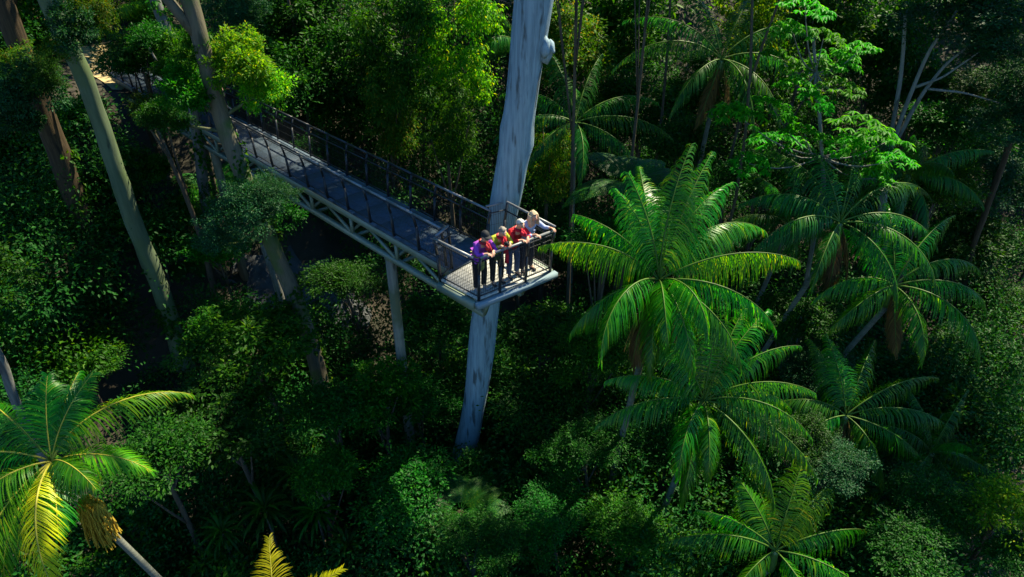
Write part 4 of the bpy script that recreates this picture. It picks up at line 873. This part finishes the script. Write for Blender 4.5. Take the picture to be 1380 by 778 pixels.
# ------------------------------------------------------------------ named bushes and trees, seen one by one
#   (name, px, py, Y, radius, crown, squash, label)
PL = [
 ('shrub', 335, 470, 16.0, 1.75, 'bush_a', .9, 'rounded mid green bush in front of the gravel clearing, below the mossy trunk'),
 ('shrub', 300, 560, 14.0, 1.6, 'bush_a_dark', .8, 'dark green bush below the rounded bush, to the right of the sunlit palm'),
 ('shrub', 215, 620, 12.2, 1.4, 'bush_b', .8, 'low dense bush right beside the sunlit palm and its seed skirt'),  # dark crown stands in for the shade on this bush
 ('shrub', 455, 560, 15.0, 1.35, 'bush_b', .9, 'dark small-leaved bush between the rounded bush and the gum trunk'),
 ('shrub', 520, 535, 15.6, 1.35, 'bush_c', .9, 'green bush at the foot of the support column under the walkway'),
 ('shrub', 560, 545, 16.6, 1.25, 'bush_b', .9, 'bush pressed against the left side of the gum trunk'),
 ('shrub', 660, 645, 14.6, 1.3, 'bush_a_dark', .8, 'dark bush hiding the foot of the pale gum trunk'),
 ('shrub', 545, 660, 13.2, 1.5, 'bush_b', .75, 'broad dark bush low in front of the gum trunk'),
 ('shrub', 735, 545, 16.4, 1.6, 'bush_b', .9, 'dark bush on the right side of the gum trunk below the platform'),
 ('shrub', 730, 455, 18.6, 1.6, 'bush_a_dark', 1., 'dark leafy bush directly below the right corner of the platform'),
 ('shrub', 790, 620, 13.8, 1.4, 'fine_b', .85, 'fine-leaved dark bush under the broad feather palm'),
 ('shrub', 745, 715, 12.0, 1.35, 'fine_b', .8, 'dark fine-leaved bush at the bottom edge, right of the gum trunk'),
 ('shrub', 850, 720, 12.0, 1.2, 'bush_b_mid', .8, 'small bush left of the slim palm trunks at the bottom edge'),
 ('shrub', 1075, 590, 13.6, 1.15, 'fine_b', .9, 'fine-leaved bush between the lower feather palm and the dark fan palm'),
 ('shrub', 1115, 625, 13.0, 1.1, 'fine_a', .9, 'bluish fine-leaved bush right above the sunlit palm tips at the bottom edge'),
 ('shrub', 1350, 690, 11.6, 1.1, 'airy_a', 1.2, 'bush with sun-dappled yellow-green leaves in the lower right corner'),  # yellow leaf colour stands in for the sun dapple
 ('shrub', 1270, 680, 12.2, 1.25, 'fine_b', .9, 'dark fine-leaved bush beside the sun-dappled one in the lower right corner'),
 ('shrub', 1220, 740, 11.0, 1.1, 'bush_b', .8, 'dark low bush at the bottom edge below the blue-green bushes'),
 ('shrub', 440, 640, 13.0, .9, 'bush_a', .9, 'small bush with brighter leaves behind the strap-leaved rosettes'),
 ('shrub', 640, 740, 11.2, 1.2, 'fine_b', .7, 'dark bush at the bottom edge below the gum trunk'),
 ('rainforest_tree', 20, 365, 20.0, 1.5, 'airy_a', 1.2, 'yellow-green leafy tree at the left edge beside the brown trunk'),
 ('rainforest_tree', 395, 45, 34.0, 2.8, 'tall_b', 1., 'dark dense tree behind the sunlit treetop clump at the top edge'),
 ('rainforest_tree', 465, 110, 31.0, 2.5, 'tall_a_dark', 1., 'dark broad-leaved tree directly behind the middle of the walkway'),
 ('rainforest_tree', 540, 70, 30.0, 2.3, 'curtain_green', 1., 'green tree with hanging leaf curtains left of the gum trunk'),
 ('rainforest_tree', 612, 60, 31.0, 2.2, 'curtain_sunlit', 1., 'tree with sun-flecked yellow-green leaves close to the top of the gum trunk'),
 ('rainforest_tree', 600, 165, 26.0, 1.5, 'curtain_green', 1., 'green leafy tree behind the walkway railing left of the gum trunk'),
 ('rainforest_tree', 525, 160, 27.5, 1.5, 'curtain', 1., 'olive leafy tree behind the walkway railing, next to the green one by the gum'),
 ('rainforest_tree', 440, 210, 28.5, 1.5, 'bush_b', 1., 'dark bushy tree in shade just behind the handrails'),
 ('rainforest_tree', 740, 225, 26.5, 1.2, 'curtain', 1.2, 'vine-hung dark tree between the gum trunk and the palms'),
 ('rainforest_tree', 860, 150, 31.0, 2.2, 'tall_b', 1., 'dark small-leaved tree between the two shadowy back palms'),
 ('rainforest_tree', 850, 35, 37.0, 2.9, 'tall_a', 1., 'green tree at the top edge between the gum and the tall dark palm'),
 ('rainforest_tree', 1010, 20, 36.0, 2.4, 'curtain_sunlit', .9, 'sun-touched tree at the top edge behind the tall dark palm'),
 ('rainforest_tree', 920, 200, 28.0, 1.7, 'bush_b', 1.1, 'dark bush beneath the tall dark palm'),
 ('rainforest_tree', 1180, 60, 33.0, 2.8, 'tall_b', 1., 'dark tree behind the umbrella tree and the pale branches'),
 ('rainforest_tree', 1330, 250, 27.0, 2.2, 'fine_a', .9, 'bluish fine-leaved tree at the right edge above the leaning brown trunk'),
 ('rainforest_tree', 1340, 420, 23.0, 1.7, 'fine_b', 1., 'very dark fine-leaved tree at the right edge under the leaning trunk'),
 ('rainforest_tree', 1100, 500, 17.5, 1.2, 'fine_a', 1.1, 'bluish fine-leaved tree behind the lower feather palm'),
 ('rainforest_tree', 165, 20, 38.0, 2.6, 'curtain_sunlit', .9, 'yellow-green tree beyond the end of the walkway at the top edge'),
 ('rainforest_tree', 15, 30, 33.0, 2.5, 'tall_a', 1., 'green tree in the upper left corner behind the brown trunk'),
 ('rainforest_tree', 130, 210, 27.0, 1.5, 'airy_a', 1.1, 'yellow-green understorey tree between the brown and the smooth leaning trunks'),
 ('rainforest_tree', 60, 250, 28.0, 1.7, 'bush_a', 1.1, 'green understorey tree behind the brown trunk at the left edge'),
 ('rainforest_tree', 250, 85, 25.5, 1.1, 'bush_c', 1.1, 'dark bushy tree hiding part of the far walkway handrail'),
 ('rainforest_tree', 205, 150, 21.5, .8, 'airy_b', 1., 'small olive treetop in front of the far walkway'),
 ('shrub', 140, 350, 23.5, 1.3, 'bush_a_dark', .9, 'dark bush between the foot of the brown trunk and the smooth leaning trunk'),
 ('shrub', 80, 420, 20.5, 1.4, 'bush_c', .9, 'leafy bush at the left edge below the foot of the brown trunk'),
 ('shrub', 110, 500, 17.5, 1.2, 'bush_b_mid', .8, 'low bush between the sunlit palm and the foot of the brown trunk'),
 ('shrub', 290, 335, 21.5, 1.1, 'bush_a', .8, 'bush under the walkway left of the grey-green hanging treetop'),
 ('shrub', 305, 440, 18.0, 1.1, 'bush_a', .8, 'bush right of the foot of the smooth leaning trunk'),
 ('shrub', 465, 385, 21.0, 1.3, 'bush_b', .9, 'shaded bush under the walkway, left of the support column'),  # dark leaf colour takes the place of shade here
 ('shrub', 590, 440, 19.5, 1.4, 'bush_a_dark', .9, 'shaded bush under the walkway between the support column and the gum trunk'),
 ('shrub', 250, 290, 25.0, 1.2, 'bush_b_mid', .9, 'dark bush on the slope behind the thin sapling trunks'),
 ('shrub', 820, 330, 19.5, 1.3, 'bush_b', 1., 'dark bush behind the left fronds of the broad feather palm'),
 ('shrub', 1075, 430, 19.0, 1.3, 'bush_a_dark', 1., 'dark bush behind the right fronds of the broad feather palm'),
 ('shrub', 800, 480, 17.0, 1.4, 'bush_b_mid', .9, 'bush between the gum trunk and the slim trunk of the broad feather palm'),
 ('shrub', 900, 610, 15.0, 1.2, 'bush_b', .9, 'dark bush behind the slim trunk of the lower feather palm'),
 ('shrub', 1290, 540, 18.5, 1.5, 'bush_b', .9, 'dark bush below the drooping palm at the right'),
 ('rainforest_tree', 1100, 20, 30.0, 2.3, 'tall_a', .9, 'green tree at the top edge directly behind the umbrella tree'),
 ('rainforest_tree', 1270, 180, 27.0, 1.8, 'bush_b', .9, 'dark bushy tree in the fork of the pale branches'),
 ('rainforest_tree', 1290, 330, 25.0, 1.9, 'tall_b', .9, 'dark tree left of the slim leaning brown trunk'),
 ('rainforest_tree', 1020, 240, 25.0, 1.6, 'bush_a_dark', 1., 'dark tree between the umbrella tree and the broad feather palm'),
 ('rainforest_tree', 770, 60, 31.0, 2.0, 'tall_b_olive', 1.1, 'olive tree right of the top of the gum trunk'),
 ('rainforest_tree', 310, 20, 29.0, 1.6, 'fine_a', .9, 'bluish fine-leaved tree at the top edge right of the mossy trunk'),
 ('rainforest_tree', 60, 330, 24.0, 1.3, 'airy_b', 1.1, 'olive understorey tree behind the lower part of the brown trunk'),
 ('rainforest_tree', 25, 205, 24.5, 1.6, 'bush_c', 1.1, 'green tree at the left edge beside the upper part of the brown trunk'),
 ('rainforest_tree', 100, 165, 25.5, 1.3, 'bush_a', 1., 'green tree seen between the brown trunk and the smooth leaning trunk'),
 ('rainforest_tree', 190, 235, 24.5, 1.1, 'bush_c', 1., 'leafy young tree right of the smooth leaning trunk, below the far walkway'),
 ('shrub', 175, 300, 23.0, 1.1, 'bush_a', .9, 'bush showing behind the middle of the smooth leaning trunk'),
 ('rainforest_tree', 1265, 255, 23.5, 1.5, 'bush_b_mid', 1., 'tree behind the drooping palm at the right, left of the leaning trunk'),
 ('shrub', 55, 265, 23.5, 1.2, 'bush_a', .9, 'bush behind the brown trunk at the left edge, low on the slope'),
 ('shrub', 150, 255, 24.5, 1.1, 'bush_a_dark', .9, 'dark bush in the gap between the brown and the smooth trunks'),
 ('shrub', 25, 300, 22.0, 1.1, 'bush_b_mid', .9, 'bush at the left edge above the yellow-green leafy tree'),
 ('shrub', 215, 330, 22.5, 1.1, 'bush_c', .9, 'bush just right of the middle of the smooth leaning trunk'),
 ('rainforest_tree', 1300, 150, 29.5, 2.0, 'tall_a_dark', .9, 'dark tree behind the pale forking branches, lower than the top edge'),
 ('rainforest_tree', 1230, 130, 31.0, 2.0, 'tall_b', .9, 'dark small-leaved tree seen through the pale forking branches'),
 ('rainforest_tree', 930, 120, 33.0, 2.0, 'tall_a_dark', .9, 'dark tree filling the shade behind the tall dark palm'),
 ('shrub', 1372, 750, 10.8, .9, 'bush_b', .8, 'dark bush in the very corner at the bottom right'),
]
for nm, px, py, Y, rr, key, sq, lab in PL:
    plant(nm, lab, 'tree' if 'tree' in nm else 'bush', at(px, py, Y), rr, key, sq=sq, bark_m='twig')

# canopy trees added on the slope: unseen crowns set above the frame to cast shade
CAN = [(1.2, 33.4, 11.0, 2.6), (6.8, 22.6, 8.3, 2.8), (1.7, 20.5, 8.6, 2.4), (4.4, 24.4, 9.0, 2.2), (-4.5, 30.5, 11.0, 3.4), (-9.5, 32.5, 11.5, 3.0), (21.5, 25.0, 9.5, 3.6), (0.2, 23.8, 8.6, 3.0), (5.5, 28.0, 9.5, 3.6), (9.5, 25.0, 8.0, 3.6),  (19.5, 32.0, 11.5, 4.6),  
        (14.5, 36.5, 13.0, 4.6), (26.0, 37.0, 13.5, 4.8), (20.5, 20.5, 8.0, 3.8),
       (-16.0, 39.5, 14.0, 4.2)]
CDESC = ['on the slope exactly behind the gum trunk', 'above the tree fern behind the broad feather palm', 'between the gum trunk and the back palms', 'next to the tree fern', 'behind the middle of the walkway railing', 'behind the sunlit clump', 'beyond the leaning brown trunk', 'close behind the gum trunk, shading the walkway', 'behind the back palms', 'behind the umbrella tree',  'far up the right slope',  
         'behind the middle of the walkway',  'high on the slope behind the pale branches',  'at the top of the right slope',
         'over the right edge palm', 'beyond the path end']
for (x, y, z, rr), d in zip(CAN, CDESC):
    plant('canopy_tree', 'tall tree added for shade, its crown above the frame, ' + d, 'tree', (x, y, z), rr, random.choice(['canopy_a', 'canopy_b']), base=(x + random.uniform(-.4, .4), y + .5), rt=.065, bark_m='twig', limbs=9)

# ------------------------------------------------------------------ uncountable foliage: undergrowth and the forest beyond
def mass(name, centres, radii, per_m2, L, W, mat, seed, label, cat='undergrowth'):
    r = np.random.default_rng(seed); Vs, Ts, n0 = [], [], 0
    cnt = (2 * np.pi * radii ** 2 * per_m2).astype(int); idx = np.repeat(np.arange(len(radii)), cnt); n = len(idx)
    tw = np.maximum(1, cnt // 24); twi = [r.normal(size=(k, 3)) for k in tw]
    u = np.concatenate([norm(np.abs(t) * [1, 1, 1] * np.sign(t) * [1, 1, 0] + np.abs(t) * [0, 0, 1.1] - [0, 0, .25])[r.integers(0, len(t), c)] for t, c in zip(twi, cnt)])
    off = r.normal(size=(n, 3)) * (radii[idx] * .16)[:, None]
    P = centres[idx] + u * (radii[idx] * r.uniform(.72, 1.05, n))[:, None] + off
    D = norm(off) + u * .4 + r.normal(size=(n, 3)) * .35; D[:, 2] -= .25
    Nn = np.array([0, 0, .8]) + u * .5 + r.normal(size=(n, 3)) * .4; s = r.uniform(.7, 1.3, n)
    V, T = leaves(P, D, Nn, L * s, W * s)
    o = link(name, np_mesh(name, V, [T], M[mat])); o['kind'] = 'stuff'; o['label'] = label; o['category'] = cat
    return o

def scatter(n, xr, yr, hr, rr, seed, cond=None):
    r = np.random.default_rng(seed); x = r.uniform(*xr, n); y = r.uniform(*yr, n); h = r.uniform(*hr, n); q = r.uniform(*rr, n)
    # keep what the view can reach and stay off the path, the clearing and the camera's surroundings
    ok = (np.abs(x) < .78 * y + 4) & (np.hypot(x - cl.x, (y - cl.y) * 1.1) > 1.5 + .35 * q)
    u = (x - WO.x) * NX + (y - WO.y) * NY; t = -(x - WO.x) * NY + (y - WO.y) * NX
    z = ground(x, y) + h
    ok &= ~((t > -4) & (t < 30) & (u > -1.2 - q) & (u < 2.4 + q) & (z + q > -1.3) & (z - q < 2.5))
    if cond is not None: ok &= cond(x, y, z)
    return np.stack([x, y, z], 1)[ok], q[ok]
CLR = lambda x, y, z: ~((x > -13.6) & (x < -9.4) & (y > 14.5) & (y < 20.6) & (z > ground(x, y) + .7))
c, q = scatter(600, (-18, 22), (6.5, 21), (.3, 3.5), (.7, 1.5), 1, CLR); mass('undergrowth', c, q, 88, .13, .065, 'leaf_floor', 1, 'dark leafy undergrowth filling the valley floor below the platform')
c, q = scatter(260, (-18, 22), (6.5, 21), (1.2, 3.6), (.5, 1.1), 2, CLR); mass('undergrowth_foliage', c, q, 90, .16, .08, 'leaf_mid', 2, 'mid green leafy undergrowth scattered among the darker undergrowth')
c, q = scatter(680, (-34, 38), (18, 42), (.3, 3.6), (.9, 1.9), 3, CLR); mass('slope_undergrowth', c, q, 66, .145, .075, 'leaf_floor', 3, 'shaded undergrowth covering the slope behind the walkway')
c, q = scatter(330, (-45, 50), (36, 72), (2, 13), (1.8, 3.4), 4); mass('hillside_forest', c, q, 16, .36, .18, 'leaf_mid', 4, 'far forest foliage closing the view behind the trees', 'forest')
